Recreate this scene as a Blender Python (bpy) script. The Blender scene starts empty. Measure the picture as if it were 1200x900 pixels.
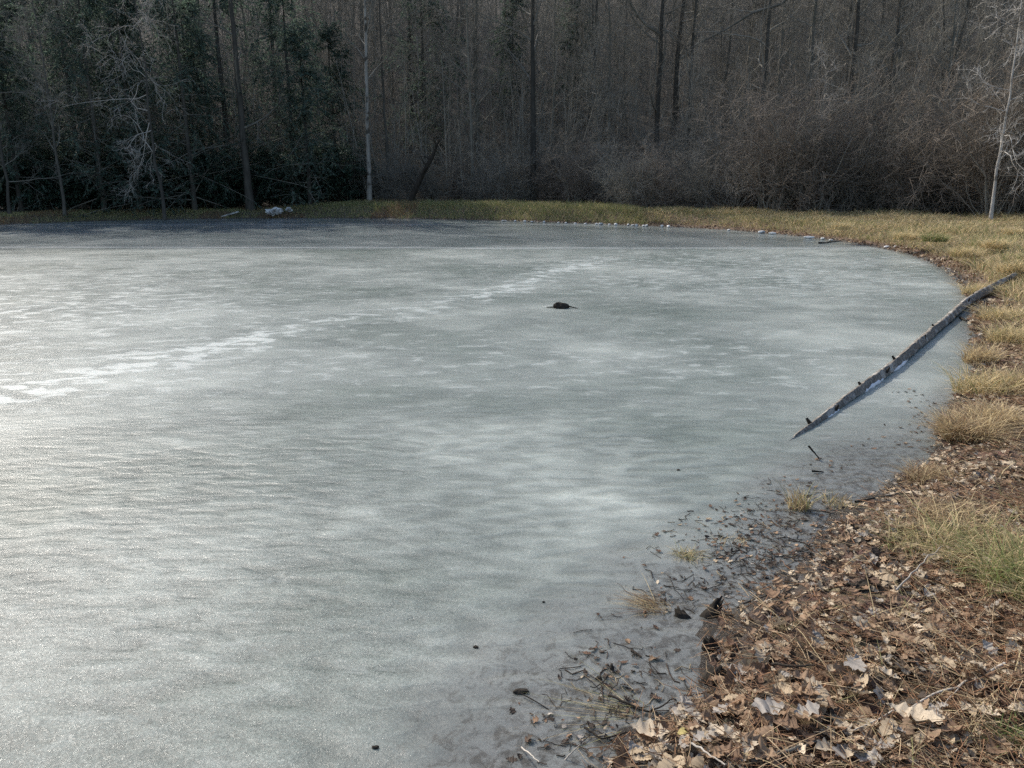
import bpy, math, random
import numpy as np
from mathutils import Vector, Matrix

# ------------------------------------------------------------------ camera, sky, sun, exposure
sc = bpy.context.scene
col = sc.collection
TH = math.radians(14.8); CAMZ = 1.9; FOC = 900.0
cam_d = bpy.data.cameras.new('camera'); cam = bpy.data.objects.new('camera', cam_d); col.objects.link(cam)
cam.location = (0, 0, CAMZ); cam.rotation_euler = (math.pi/2 - TH, 0, 0)
cam_d.sensor_width = 36; cam_d.lens = 27; cam_d.clip_start = 0.05; cam_d.clip_end = 2000
sc.camera = cam
SUN_AZ, SUN_EL = math.radians(-42), math.radians(40)
w = bpy.data.worlds.new("World"); sc.world = w; w.use_nodes = True
nt = w.node_tree; bg = nt.nodes['Background']
sky = nt.nodes.new('ShaderNodeTexSky'); sky.sky_type = 'NISHITA'; sky.sun_disc = False
sky.sun_elevation = SUN_EL; sky.sun_rotation = SUN_AZ % (2*math.pi)
sky.air_density = 1.0; sky.dust_density = 2.0; sky.ozone_density = 1.0
nt.links.new(sky.outputs[0], bg.inputs[0]); bg.inputs[1].default_value = 0.15
sl = bpy.data.lights.new('sun', 'SUN'); sl.energy = 3.5; sl.angle = math.radians(0.7); sl.color = (1.0, 0.93, 0.83)
so = bpy.data.objects.new('sun', sl); col.objects.link(so)
SDIR = Vector((math.sin(SUN_AZ)*math.cos(SUN_EL), math.cos(SUN_AZ)*math.cos(SUN_EL), math.sin(SUN_EL)))
so.rotation_euler = SDIR.to_track_quat('Z', 'Y').to_euler(); so.location = SDIR*100
sc.view_settings.view_transform = 'Standard'; sc.view_settings.look = 'None'
sc.view_settings.exposure = 0.40; sc.view_settings.gamma = 1.0; sc.view_settings.use_curve_mapping = False
sc.cycles.max_bounces = 5; sc.cycles.diffuse_bounces = 3; sc.cycles.glossy_bounces = 2
sc.cycles.transmission_bounces = 3; sc.cycles.volume_bounces = 0
sc.cycles.sample_clamp_indirect = 4.0
sc.cycles.use_denoising = False; sc.cycles.denoising_prefilter = 'FAST'; sc.cycles.use_adaptive_sampling = False; sc.cycles.sample_clamp_direct = 8.0

# ------------------------------------------------------------------ helpers
def ray(x, y):
    u = (x-600)/FOC; v = (450-y)/FOC
    return np.array([u, math.cos(TH)+v*math.sin(TH), -math.sin(TH)+v*math.cos(TH)])
def at(x, y, z=0.0):                     # photo pixel -> point on the level z
    d = ray(x, y); t = (z-CAMZ)/d[2]; return d[:2]*t
def colx(x, Y): return (x-600)/FOC*Y*math.cos(TH)   # photo column -> world x at depth Y (near the horizon)

rs = np.random.RandomState(7)
_lat = np.random.RandomState(3).rand(256, 256)
def vnoise(x, y):
    xi = np.floor(x).astype(int); yi = np.floor(y).astype(int); fx = x-xi; fy = y-yi
    fx = fx*fx*(3-2*fx); fy = fy*fy*(3-2*fy); L = _lat
    a = L[xi % 256, yi % 256]; b = L[(xi+1) % 256, yi % 256]; c = L[xi % 256, (yi+1) % 256]; d = L[(xi+1) % 256, (yi+1) % 256]
    return (a*(1-fx)+b*fx)*(1-fy)+(c*(1-fx)+d*fx)*fy
def fbm(x, y, o=4):
    s = 0; a = .5; n = 0
    for i in range(o):
        s = s+a*vnoise(x*2**i+17.3*i, y*2**i+5.1*i); n += a; a *= .5
    return s/n*2-1
def sstep(a, b, x):
    t = np.clip((x-a)/(b-a), 0, 1); return t*t*(3-2*t)

def mesh_np(name, V, faces, cols=None, mat=None, smooth=False, attrs=None):
    """V (n,3); faces: list of (m,k) index arrays"""
    me = bpy.data.meshes.new(name)
    V = np.asarray(V, dtype=np.float32); me.vertices.add(len(V)); me.vertices.foreach_set('co', V.ravel())
    faces = [np.asarray(f, dtype=np.int32) for f in faces if len(f)]
    nl = sum(f.size for f in faces); npoly = sum(len(f) for f in faces)
    me.loops.add(nl); me.loops.foreach_set('vertex_index', np.concatenate([f.ravel() for f in faces]))
    tot = np.concatenate([np.full(len(f), f.shape[1], dtype=np.int32) for f in faces])
    st = np.concatenate([[0], np.cumsum(tot)[:-1]]).astype(np.int32)
    me.polygons.add(npoly); me.polygons.foreach_set('loop_start', st)
    try: me.polygons.foreach_set('loop_total', tot)
    except Exception: pass
    if smooth: me.polygons.foreach_set('use_smooth', np.ones(npoly, dtype=bool))
    me.update(calc_edges=True)
    if cols is not None:
        a = me.color_attributes.new('Col', 'FLOAT_COLOR', 'POINT')
        c = np.ones((len(V), 4), dtype=np.float32); c[:, :3] = cols; a.data.foreach_set('color', c.ravel())
    for k, v in (attrs or {}).items():
        a = me.attributes.new(k, 'FLOAT', 'POINT'); a.data.foreach_set('value', np.asarray(v, dtype=np.float32))
    if mat: me.materials.append(mat)
    return me
def ob(name, me, parent=None, loc=None, rot=None, scale=None):
    o = bpy.data.objects.new(name, me); col.objects.link(o)
    if parent: o.parent = parent
    if loc is not None: o.location = [float(v) for v in loc]
    if rot is not None: o.rotation_euler = rot
    if scale is not None: o.scale = scale if hasattr(scale, '__len__') else (scale,)*3
    return o
def tag(o, label=None, cat=None, group=None, kind=None):
    if label: o['label'] = label
    if cat: o['category'] = cat
    if group: o['group'] = group
    if kind: o['kind'] = kind
    return o
def norm(v): return v/np.maximum(np.linalg.norm(v, axis=-1, keepdims=True), 1e-9)

class Geo:
    def __init__(s): s.V = []; s.F = {}; s.C = []; s.n = 0
    def add(s, V, F, C=None):
        V = V.reshape(-1, 3); s.V.append(V)
        for f in (F if isinstance(F, list) else [F]): s.F.setdefault(f.shape[1], []).append(f+s.n)
        if C is not None: s.C.append(np.broadcast_to(C, V.shape).reshape(-1, 3))
        s.n += len(V)
    def tubes(s, P, R, k=4, C=None, rng=rs):
        """P (M,n,3), R (M,n)"""
        M, n, _ = P.shape
        T = np.empty_like(P); T[:, 1:-1] = P[:, 2:]-P[:, :-2]; T[:, 0] = P[:, 1]-P[:, 0]; T[:, -1] = P[:, -1]-P[:, -2]; T = norm(T)
        mean = norm(P[:, -1]-P[:, 0]); ref = norm(np.cross(mean, norm(rng.randn(M, 3)+1e-3)))
        A = norm(np.cross(T, np.repeat(ref[:, None], n, 1))); B = np.cross(T, A)
        an = np.arange(k)*2*math.pi/k; ca, sa = np.cos(an), np.sin(an)
        V = P[:, :, None]+R[:, :, None, None]*(A[:, :, None]*ca[None, None, :, None]+B[:, :, None]*sa[None, None, :, None])
        base = (np.arange(M)*n*k)[:, None, None]; i = np.arange(n-1)[None, :, None]; j = np.arange(k)[None, None, :]
        a = base+i*k+j; b = base+i*k+(j+1) % k
        Fq = np.stack([a, b, b+k, a+k], -1).reshape(-1, 4)
        if C is not None: C = np.repeat(np.asarray(C)[:, None], n*k, 1).reshape(-1, 3)
        s.add(V, Fq, C)
    def build(s, name, mat, smooth=False, **kw):
        return mesh_np(name, np.concatenate(s.V), [np.concatenate(f) for f in s.F.values()], np.concatenate(s.C) if s.C else None, mat, smooth, **kw)

# ------------------------------------------------------------------ materials
def mat_new(name):
    m = bpy.data.materials.new(name); m.use_nodes = True; nt = m.node_tree; return m, nt, nt.nodes['Principled BSDF']
def N(nt, t, **kw):
    n = nt.nodes.new(t)
    for k, v in kw.items():
        if k == 'inp':
            for kk, vv in v.items():
                if isinstance(vv, bpy.types.NodeSocket): nt.links.new(vv, n.inputs[kk])
                else: n.inputs[kk].default_value = vv
        else: setattr(n, k, v)
    return n
def ramp(nt, fac, stops):
    r = nt.nodes.new('ShaderNodeValToRGB'); e = r.color_ramp.elements
    while len(e) < len(stops): e.new(.5)
    for el, (p, c) in zip(e, stops): el.position = p; el.color = tuple(c)+(1,) if len(c) == 3 else c
    nt.links.new(fac, r.inputs[0]); return r.outputs[0]
def mix(nt, f, a, b, typ='MIX'):
    n = nt.nodes.new('ShaderNodeMix'); n.data_type = 'RGBA'; n.blend_type = typ
    for i, v in ((0, f), (6, a), (7, b)):
        if isinstance(v, bpy.types.NodeSocket): nt.links.new(v, n.inputs[i])
        else: n.inputs[i].default_value = v if i == 0 else tuple(v)+(1,)
    return n.outputs[2]
def mth(nt, op, a, b=None, c=None, clamp=False):
    n = nt.nodes.new('ShaderNodeMath'); n.operation = op; n.use_clamp = clamp
    for i, v in enumerate((a, b, c)):
        if v is None: continue
        if isinstance(v, bpy.types.NodeSocket): nt.links.new(v, n.inputs[i])
        else: n.inputs[i].default_value = v
    return n.outputs[0]
def mrange(nt, v, a, b, c=0., d=1.):
    n = nt.nodes.new('ShaderNodeMapRange'); n.interpolation_type = 'SMOOTHSTEP'
    nt.links.new(v, n.inputs[0])
    for i, x in ((1, a), (2, b), (3, c), (4, d)): n.inputs[i].default_value = x
    return n.outputs[0]

def bark_mat(name, c1, c2, c3=None, sc_=6., rough=.9, vary=.35):
    m, nt, p = mat_new(name)
    tc = N(nt, 'ShaderNodeTexCoord'); mp = N(nt, 'ShaderNodeMapping', inp={0: tc.outputs['Object'], 3: (1, 1, .22)})
    n1 = N(nt, 'ShaderNodeTexNoise', inp={'Vector': mp.outputs[0], 'Scale': sc_, 'Detail': 6., 'Roughness': .7})
    c = ramp(nt, n1.outputs[0], [(.3, c1), (.7, c2)])
    if c3:
        n2 = N(nt, 'ShaderNodeTexNoise', inp={'Vector': tc.outputs['Object'], 'Scale': 2.2, 'Detail': 4.})
        c = mix(nt, mrange(nt, n2.outputs[0], .5, .62), c, c3)
    oi = N(nt, 'ShaderNodeObjectInfo'); hv = N(nt, 'ShaderNodeHueSaturation', inp={'Color': c, 'Value': mth(nt, 'MULTIPLY_ADD', oi.outputs['Random'], vary*2, 1-vary), 'Saturation': 1.0})
    nt.links.new(hv.outputs[0], p.inputs['Base Color']); p.inputs['Roughness'].default_value = rough
    p.inputs['Specular IOR Level'].default_value = .2
    b = N(nt, 'ShaderNodeBump', inp={'Height': n1.outputs[0], 'Strength': .6, 'Distance': .03}); nt.links.new(b.outputs[0], p.inputs['Normal'])
    return m
M = {}
M['bark'] = bark_mat('grey_bark', (.08, .074, .06), (.24, .224, .185), (.13, .126, .10))
M['bark_dark'] = bark_mat('dark_bark', (.045, .041, .034), (.12, .111, .092))
M['bark_pale'] = bark_mat('pale_bark', (.15, .14, .12), (.38, .355, .31), (.075, .068, .055), vary=.1)
M['bark_white'] = bark_mat('whitish_bark', (.34, .31, .27), (.62, .59, .53), (.2, .18, .15), vary=.05)
M['twig'] = bark_mat('twig_bark', (.15, .139, .115), (.30, .281, .235), vary=.3)
M['twig_pale'] = bark_mat('pale_twig_bark', (.28, .25, .21), (.5, .46, .4), vary=.1)
M['twig_red'] = bark_mat('red_brown_twig_bark', (.16, .13, .10), (.28, .24, .195), vary=.25)
M['deadwood'] = bark_mat('blackened_wood', (.01, .009, .007), (.055, .045, .035), vary=.1, sc_=14)
M['driftlog'] = bark_mat('weathered_log', (.10, .092, .08), (.42, .40, .36), (.065, .058, .048), sc_=14, vary=.05)

def vc_mat(name, rough=.8, spec=.25, trans=0., hue=0.):
    m, nt, p = mat_new(name)
    a = N(nt, 'ShaderNodeVertexColor', layer_name='Col')
    tc = N(nt, 'ShaderNodeTexCoord'); n1 = N(nt, 'ShaderNodeTexNoise', inp={'Vector': tc.outputs['Object'], 'Scale': 40., 'Detail': 3.})
    c = mix(nt, 1., a.outputs[0], ramp(nt, n1.outputs[0], [(.3, (.7, .7, .7)), (.7, (1.15, 1.15, 1.15))]), 'MULTIPLY')
    nt.links.new(c, p.inputs['Base Color']); p.inputs['Roughness'].default_value = rough; p.inputs['Specular IOR Level'].default_value = spec
    if trans:
        out = nt.nodes['Material Output']; t = N(nt, 'ShaderNodeBsdfTranslucent', inp={0: c}); ms = N(nt, 'ShaderNodeMixShader', inp={0: trans, 1: p.outputs[0], 2: t.outputs[0]})
        nt.links.new(ms.outputs[0], out.inputs[0])
    return m
M['grass'] = vc_mat('grass_blades', .7, .3, .35)
M['leaf'] = vc_mat('dry_leaves', .75, .3, .15)
M['needle'] = vc_mat('conifer_needles', .7, .15, .5)
M['rhodo'] = vc_mat('evergreen_leaves', .6, .25, .4)

# ------------------------------------------------------------------ the shoreline
shore_px = [(-60, 267), (0, 263.5), (100, 259.5), (200, 257), (300, 256), (400, 256), (500, 257), (600, 259), (700, 262.5), (800, 266.5), (860, 270),
            (920, 275), (980, 282), (1030, 290), (1065, 298), (1090, 307), (1110, 318), (1128, 334), (1136, 352), (1140, 380), (1142, 410), (1140, 440),
            (1118, 466), (1098, 500), (1092, 528), (1068, 552), (1040, 572), (985, 600), (955, 630), (925, 668), (880, 700), (838, 722), (826, 760), (826, 800),
            (790, 832), (745, 856), (712, 885), (690, 912)]
shore = [tuple(at(x, y)) for x, y in shore_px]
shore += [(-.1, 1.5), (-1.2, .6), (-4, -.8), (-10, -2.5), (-20, -2), (-30, 4), (-36, 14), (-36, 26)]
S = np.array(shore); S2 = np.roll(S, -1, 0)
def sdist(x, y):
    """signed distance to the shoreline, + on land"""
    sh = np.shape(x); x = np.ravel(x); y = np.ravel(y); best = np.full(x.shape, 1e9); ins = np.zeros(x.shape, bool)
    for (ax, ay), (bx, by) in zip(S, S2):
        dx, dy = bx-ax, by-ay; t = np.clip(((x-ax)*dx+(y-ay)*dy)/(dx*dx+dy*dy), 0, 1)
        best = np.minimum(best, (x-ax-t*dx)**2+(y-ay-t*dy)**2)
        c = ((ay > y) != (by > y)) & (x < (bx-ax)*(y-ay)/(by-ay+1e-12)+ax); ins ^= c
    d = np.sqrt(best); return np.where(ins, -d, d).reshape(sh)
def height(x, y, d=None):
    x = np.asarray(x, float); y = np.asarray(y, float)
    if d is None: d = sdist(x, y)
    r = np.hypot(x, y)
    near = sstep(9, 3.5, r)
    up = .30*sstep(0, 1.6, d)+.16*sstep(.8, 5, d)                         # bank
    up = up*(1-near)+near*(.12*sstep(-.02, .4, d)+.16*sstep(.35, 2.2, d))
    far = sstep(22, 34, y)
    up = up+far*.30*sstep(.1, 1.8, d)*sstep(13, 3, x)*sstep(-15, -9, x)*sstep(-22, -12, x)
    under = -.05*sstep(0, .12, -d)-np.where(near > .5, .10, .5)*sstep(0, 1.0, -d)
    h = np.where(d > 0, up, under)
    h = h+.035*fbm(x*1.3, y*1.3)*sstep(-.2, .6, d)+.018*fbm(x*5, y*5)*sstep(12, 5, r)
    h = h+near*(.02*fbm(x*9+3, y*9)+.022*fbm(x*24, y*24, 3)*sstep(-.5, 0, d))
    hill0 = 49-3*sstep(0, 22, x)                                         # the wooded hillside behind
    rr = y+.12*np.abs(x)
    h = h+np.clip(rr-hill0, 0, 85)*.40*sstep(hill0-2, hill0+14, rr)*(1-.0*x)+1.2*fbm(x*.06, y*.06)*sstep(55, 75, rr)
    return h

# ------------------------------------------------------------------ ground sheet
def polar(radii, angs):
    Rr, A = np.meshgrid(radii, angs, indexing='ij'); X = Rr*np.sin(A); Y = Rr*np.cos(A)
    n, k = Rr.shape; i = np.arange(n-1)[:, None]; j = np.arange(k-1)[None]
    a = i*k+j; Fq = np.stack([a, a+1, a+k+1, a+k], -1).reshape(-1, 4); return X, Y, Fq
def rad_seq(r0, r1, g, mx=9e9):
    r = [r0]
    while r[-1] < r1: r.append(r[-1]+min(r[-1]*g, mx))
    return np.array(r)
angs = np.radians(np.concatenate([np.arange(-180, -44, 3.), np.arange(-44, 44, .3), np.arange(44, 181, 3.)]))
angs[-1] = math.pi
X, Y, Fq = polar(np.concatenate([[0.02], rad_seq(.4, 400, .013)]), angs)
D = sdist(X, Y); Z = height(X, Y, D)
m, nt, p = mat_new('forest_floor')
geo = N(nt, 'ShaderNodeNewGeometry'); pos = geo.outputs['Position']
da = N(nt, 'ShaderNodeAttribute', attribute_name='shore'); nr = N(nt, 'ShaderNodeAttribute', attribute_name='dist')
n1 = N(nt, 'ShaderNodeTexNoise', inp={'Vector': pos, 'Scale': 22., 'Detail': 8., 'Roughness': .75})
n2 = N(nt, 'ShaderNodeTexNoise', inp={'Vector': pos, 'Scale': 1.3, 'Detail': 5.})
n3 = N(nt, 'ShaderNodeTexVoronoi', inp={'Vector': pos, 'Scale': 14.})
litter = ramp(nt, n1.outputs[0], [(.3, (.05, .033, .022)), (.5, (.16, .105, .068)), (.66, (.34, .26, .18))])
litter = mix(nt, mth(nt, 'MULTIPLY', mrange(nt, n2.outputs[0], .45, .65), .5), litter, (.10, .055, .03))
litter = mix(nt, .25, litter, n3.outputs['Color'], 'MULTIPLY')
mud = ramp(nt, n1.outputs[0], [(.35, (.018, .015, .012)), (.65, (.07, .058, .045))])
c = mix(nt, mrange(nt, da.outputs['Fac'], .05, .35), mud, litter)
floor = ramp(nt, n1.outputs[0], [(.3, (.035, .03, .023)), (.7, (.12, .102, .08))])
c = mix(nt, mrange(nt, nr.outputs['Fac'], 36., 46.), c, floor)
nt.links.new(c, p.inputs['Base Color'])
nt.links.new(mrange(nt, da.outputs['Fac'], .0, .3, .3, .95), p.inputs['Roughness'])
b = N(nt, 'ShaderNodeBump', inp={'Height': n1.outputs[0], 'Strength': .9, 'Distance': .03}); nt.links.new(b.outputs[0], p.inputs['Normal'])
g = ob('ground', mesh_np('ground', np.stack([X, Y, Z], -1).reshape(-1, 3), [Fq], None, m, True, attrs={'shore': D.ravel(), 'dist': np.hypot(X, Y).ravel()}))
tag(g, 'leaf strewn ground of the pond bank and wooded hillside', 'ground', kind='structure')

# ------------------------------------------------------------------ pond ice
X, Y, Fq = polar(rad_seq(.5, 60, .011), np.radians(np.concatenate([np.arange(-130, -44, 2.), np.arange(-44, 46, .3), np.arange(46, 131, 2.)])))
D = sdist(X, Y); Df = D.ravel()
keep = (Df[Fq].min(1) < .6)
Fk = Fq[keep]; used = np.unique(Fk); remap = -np.ones(X.size, int); remap[used] = np.arange(len(used)); Fk = remap[Fk]
xi, yi, di = X.ravel()[used], Y.ravel()[used], Df[used]
def segd(x, y, a, b):
    ax, ay = a; dx, dy = b[0]-a[0], b[1]-a[1]; t = np.clip(((x-ax)*dx+(y-ay)*dy)/(dx*dx+dy*dy), 0, 1); return np.hypot(x-ax-t*dx, y-ay-t*dy)
band = [at(-40, 470), at(60, 445), at(230, 410), at(400, 375), at(470, 368), at(560, 345), at(620, 325), at(700, 303)]
bd = np.full(xi.shape, 1e9)
wob = .5*fbm(xi*.5, yi*.5)
for a, bb in zip(band[:-1], band[1:]): bd = np.minimum(bd, segd(xi+wob, yi, a, bb))
frost = np.exp(-(bd/.5)**2)*np.clip(.55+.9*fbm(xi*.9+7, yi*.9, 3), .45, .9)
def blob(px, py, rx, ry, s):
    cx, cy = at(px, py); return s*np.exp(-((xi-cx)/rx)**2-((yi-cy)/ry)**2)
frost = frost+blob(30, 370, 4., 3.5, .65)+blob(120, 440, 3., 1.2, .3)+blob(900, 300, 7, 4., .5)+blob(760, 330, 4, 2.5, .35)+blob(880, 420, 2.2, 2.0, .3)+blob(1000, 330, 3, 3, .3)
frost = frost+blob(560, 420, 3., 1.2, .22)+blob(60, 320, 8., 3.5, .35)
line = np.exp(-((yi-(22.9+.5*fbm(xi*.15, yi*0)+.0*xi))/.16)**2)*sstep(16, 6, xi)
line = line+.6*np.exp(-((yi-(35.0-.04*xi+.8*fbm(xi*.1, yi*0+4)))/.35)**2)*sstep(12, 0, xi)
far_ice_shade = sstep(21.5, 23.8, yi+.8*fbm(xi*.3, yi*.3))*sstep(26, 4, xi-.15*(yi-23))
slush = sstep(-1.15, -.1, di+.35*fbm(xi*1.6, yi*1.6))*sstep(9, 5, np.hypot(xi, yi))
slush = np.maximum(slush, sstep(-.35, .0, di+.1*fbm(xi*2, yi*2))*.8)
ripz = np.clip(blob(470, 690, 2.6, 1.9, 1.)+blob(800, 560, 3, 2.5, .5)+blob(330, 560, 3., 2, .5), 0, 1)
grit_glint = np.clip(blob(40, 720, 2.0, 1.5, 1.2)+blob(200, 860, 1.2, .8, .5)+.35*fbm(xi*1.2, yi*1.2)*blob(100, 700, 3, 2.5, 1), 0, 1)
puddle = np.clip(blob(790, 775, .22, .22, 1.)+blob(915, 650, .45, .35, 1)+blob(880, 680, .3, .25, .8)+blob(1010, 590, .5, .3, .7), 0, 1)
slush = np.maximum(slush, puddle*.9)
m, nt, p = mat_new('pond_ice')
geo = N(nt, 'ShaderNodeNewGeometry'); pos = geo.outputs['Position']
A = {k: N(nt, 'ShaderNodeAttribute', attribute_name=k).outputs['Fac'] for k in ('frost', 'line', 'far_ice_shade', 'slush', 'ripz', 'grit_glint')}
big = N(nt, 'ShaderNodeTexNoise', inp={'Vector': pos, 'Scale': .33, 'Detail': 5., 'Roughness': .55}).outputs[0]
mp = N(nt, 'ShaderNodeMapping', inp={0: pos, 2: (0, 0, math.radians(-35)), 3: (.8, 1.35, 1)})
mid = N(nt, 'ShaderNodeTexNoise', inp={'Vector': mp.outputs[0], 'Scale': 1.5, 'Detail': 6., 'Roughness': .6, 'Distortion': .4}).outputs[0]
pat = N(nt, 'ShaderNodeTexNoise', inp={'Vector': mp.outputs[0], 'Scale': 3.8, 'Detail': 5., 'Roughness': .6, 'Distortion': .3}).outputs[0]
mp2 = N(nt, 'ShaderNodeMapping', inp={0: pos, 2: (0, 0, math.radians(-42)), 3: (.8, 2.0, 1)})
rip = N(nt, 'ShaderNodeTexNoise', inp={'Vector': mp2.outputs[0], 'Scale': 5.2, 'Detail': 2.5, 'Roughness': .45, 'Distortion': .3}).outputs[0]
fine = N(nt, 'ShaderNodeTexNoise', inp={'Vector': pos, 'Scale': 60., 'Detail': 4., 'Roughness': .8}).outputs[0]
gr = N(nt, 'ShaderNodeTexNoise', inp={'Vector': pos, 'Scale': 150., 'Detail': 3., 'Roughness': .8}).outputs[0]
base = ramp(nt, big, [(.37, (.15, .178, .16)), (.5, (.22, .247, .228)), (.63, (.335, .365, .336))])
base = mix(nt, 1., base, ramp(nt, mid, [(.35, (.86, .87, .88)), (.65, (1.12, 1.12, 1.12))]), 'MULTIPLY')
base = mix(nt, mth(nt, 'MULTIPLY_ADD', A['ripz'], .85, .15), base, ramp(nt, rip, [(.34, (.78, .79, .79)), (.66, (1.18, 1.18, 1.18))]), 'MULTIPLY')
base = mix(nt, 1., base, ramp(nt, gr, [(.3, (.92, .92, .92)), (.7, (1.08, 1.08, 1.08))]), 'MULTIPLY')
base = mix(nt, mth(nt, 'MULTIPLY_ADD', A['grit_glint'], .6, .08), base, ramp(nt, N(nt, 'ShaderNodeTexVoronoi', inp={'Vector': pos, 'Scale': 95.}).outputs['Distance'], [(.1, (1.3, 1.3, 1.3)), (.75, (.62, .62, .62))]), 'MULTIPLY')  # rough frost grain; sun glints of the glare area painted in as tone
base = mix(nt, 1., base, ramp(nt, fine, [(.3, (.86, .86, .86)), (.7, (1.14, 1.14, 1.14))]), 'MULTIPLY')
fp = mth(nt, 'MULTIPLY_ADD', A['frost'], .115, pat)
fm = mth(nt, 'MULTIPLY', mrange(nt, fp, .595, .665), mth(nt, 'MULTIPLY_ADD', A['frost'], .75, .18, True))
base = mix(nt, mth(nt, 'MULTIPLY', A['frost'], mrange(nt, pat, .36, .6, .08, .5)), base, (.42, .46, .44))
base = mix(nt, fm, base, (.45, .49, .47))
base = mix(nt, mth(nt, 'MULTIPLY', A['far_ice_shade'], .55), base, (.13, .155, .175))  # far thin ice; tree shade and forest reflection also painted into its colour
base = mix(nt, mth(nt, 'MULTIPLY', A['line'], mth(nt, 'MULTIPLY_ADD', mid, .9, .05, True)), base, (.6, .64, .66))
slm = mth(nt, 'MULTIPLY', A['slush'], mrange(nt, mth(nt, 'MULTIPLY_ADD', A['slush'], .45, mid), .45, .85))
base = mix(nt, mth(nt, 'MULTIPLY', A['slush'], .35), base, (.215, .21, .19))
base = mix(nt, mth(nt, 'MULTIPLY', slm, .5), base, (.13, .13, .13))
mudn = N(nt, 'ShaderNodeTexNoise', inp={'Vector': pos, 'Scale': 15., 'Detail': 8., 'Roughness': .75, 'Distortion': .5}).outputs[0]
mudm = mth(nt, 'MULTIPLY', mrange(nt, mth(nt, 'MULTIPLY_ADD', A['slush'], .2, mudn), .62, .80), A['slush'])
base = mix(nt, mth(nt, 'MULTIPLY', mudm, .8), base, (.06, .055, .045))
nt.links.new(base, p.inputs['Base Color'])
vg = N(nt, 'ShaderNodeTexVoronoi', inp={'Vector': pos, 'Scale': 95.})
vgc = N(nt, 'ShaderNodeSeparateColor', inp={0: vg.outputs['Color']}).outputs[0]
ro = mth(nt, 'MULTIPLY_ADD', mid, .18, .20)
ro = mth(nt, 'MULTIPLY_ADD', A['grit_glint'], .06, ro)
ro = mth(nt, 'MULTIPLY_ADD', mth(nt, 'SUBTRACT', vgc, .5), mth(nt, 'MULTIPLY_ADD', A['grit_glint'], .26, .08), ro)
ro = mth(nt, 'MULTIPLY_ADD', slm, -.12, ro); ro = mth(nt, 'MULTIPLY_ADD', A['far_ice_shade'], -.10, ro)
nt.links.new(mth(nt, 'MULTIPLY_ADD', fm, .1, ro, True), p.inputs['Roughness'])
p.inputs['IOR'].default_value = 1.31
p.inputs['Subsurface Weight'].default_value = .4; p.inputs['Subsurface Radius'].default_value = (.8, 1.0, 1.0); p.inputs['Subsurface Scale'].default_value = .4
hh = mth(nt, 'MULTIPLY', rip, mth(nt, 'MULTIPLY_ADD', A['ripz'], 1.0, .10)); hh = mth(nt, 'MULTIPLY_ADD', mid, .7, hh)
b1 = N(nt, 'ShaderNodeBump', inp={'Height': hh, 'Strength': .5, 'Distance': .035})
b2 = N(nt, 'ShaderNodeBump', inp={'Height': fine, 'Strength': .4, 'Distance': .004, 'Normal': b1.outputs[0]})
b3 = N(nt, 'ShaderNodeBump', inp={'Height': gr, 'Strength': mth(nt, 'MULTIPLY_ADD', A['slush'], -.85, .9, True), 'Distance': .0022, 'Normal': b2.outputs[0]})
nt.links.new(b3.outputs[0], p.inputs['Normal'])
o = ob('pond_ice', mesh_np('pond_ice', np.stack([xi, yi, 0*xi], -1), [Fk], None, m, True, attrs={'frost': frost, 'line': line, 'far_ice_shade': far_ice_shade, 'slush': slush, 'ripz': ripz, 'grit_glint': grit_glint}))
tag(o, 'grey green frozen surface of the pond with frosty patches', 'ice', kind='structure')

# ------------------------------------------------------------------ trees
UP = np.array([0, 0, 1.])
def children(P, R, cnt, t0, t1, ang, length, n, wob, up=0., rr=.5, rtip=.25, rmin=.004, taper_len=.5, rng=rs):
    """grow cnt side branches from every parent polyline"""
    Mp, k, _ = P.shape; idx = np.repeat(np.arange(Mp), cnt); m_ = len(idx)
    t = t0+(t1-t0)*((np.tile(np.arange(cnt), Mp)+rng.rand(m_))/cnt); f = t*(k-1); i0 = np.minimum(f.astype(int), k-2); fr = (f-i0)[:, None]
    p0 = P[idx, i0]*(1-fr)+P[idx, i0+1]*fr; tan = norm(P[idx, i0+1]-P[idx, i0]); pr = R[idx, i0]*(1-fr[:, 0])+R[idx, i0+1]*fr[:, 0]
    side = norm(np.cross(tan, rng.randn(m_, 3))); a = np.radians(ang*(1+.35*rng.randn(m_)))[:, None]
    d = norm(tan*np.cos(a)+side*np.sin(a)); L = (length*(.55+.9*rng.rand(m_))*(1-taper_len*t))[:, None]
    out = np.empty((m_, n, 3)); out[:, 0] = p0; step = L/(n-1)
    for q in range(1, n):
        d = norm(d+wob*rng.randn(m_, 3)+UP*up); out[:, q] = out[:, q-1]+d*step
    r0 = np.maximum(pr*rr, rmin); Ro = r0[:, None]*(1-(1-rtip)*np.linspace(0, 1, n)[None]); Ro = np.maximum(Ro, rmin*.7)
    return out, Ro
def trunk_path(rng, H, n, wob, lean=(0, 0)):
    z = np.linspace(0, H, n); x = np.cumsum(rng.randn(n)*wob*H/n); y = np.cumsum(rng.randn(n)*wob*H/n)
    x -= x[0]; y -= y[0]; return np.stack([x+lean[0]*z, y+lean[1]*z, z], -1)[None]
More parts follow.
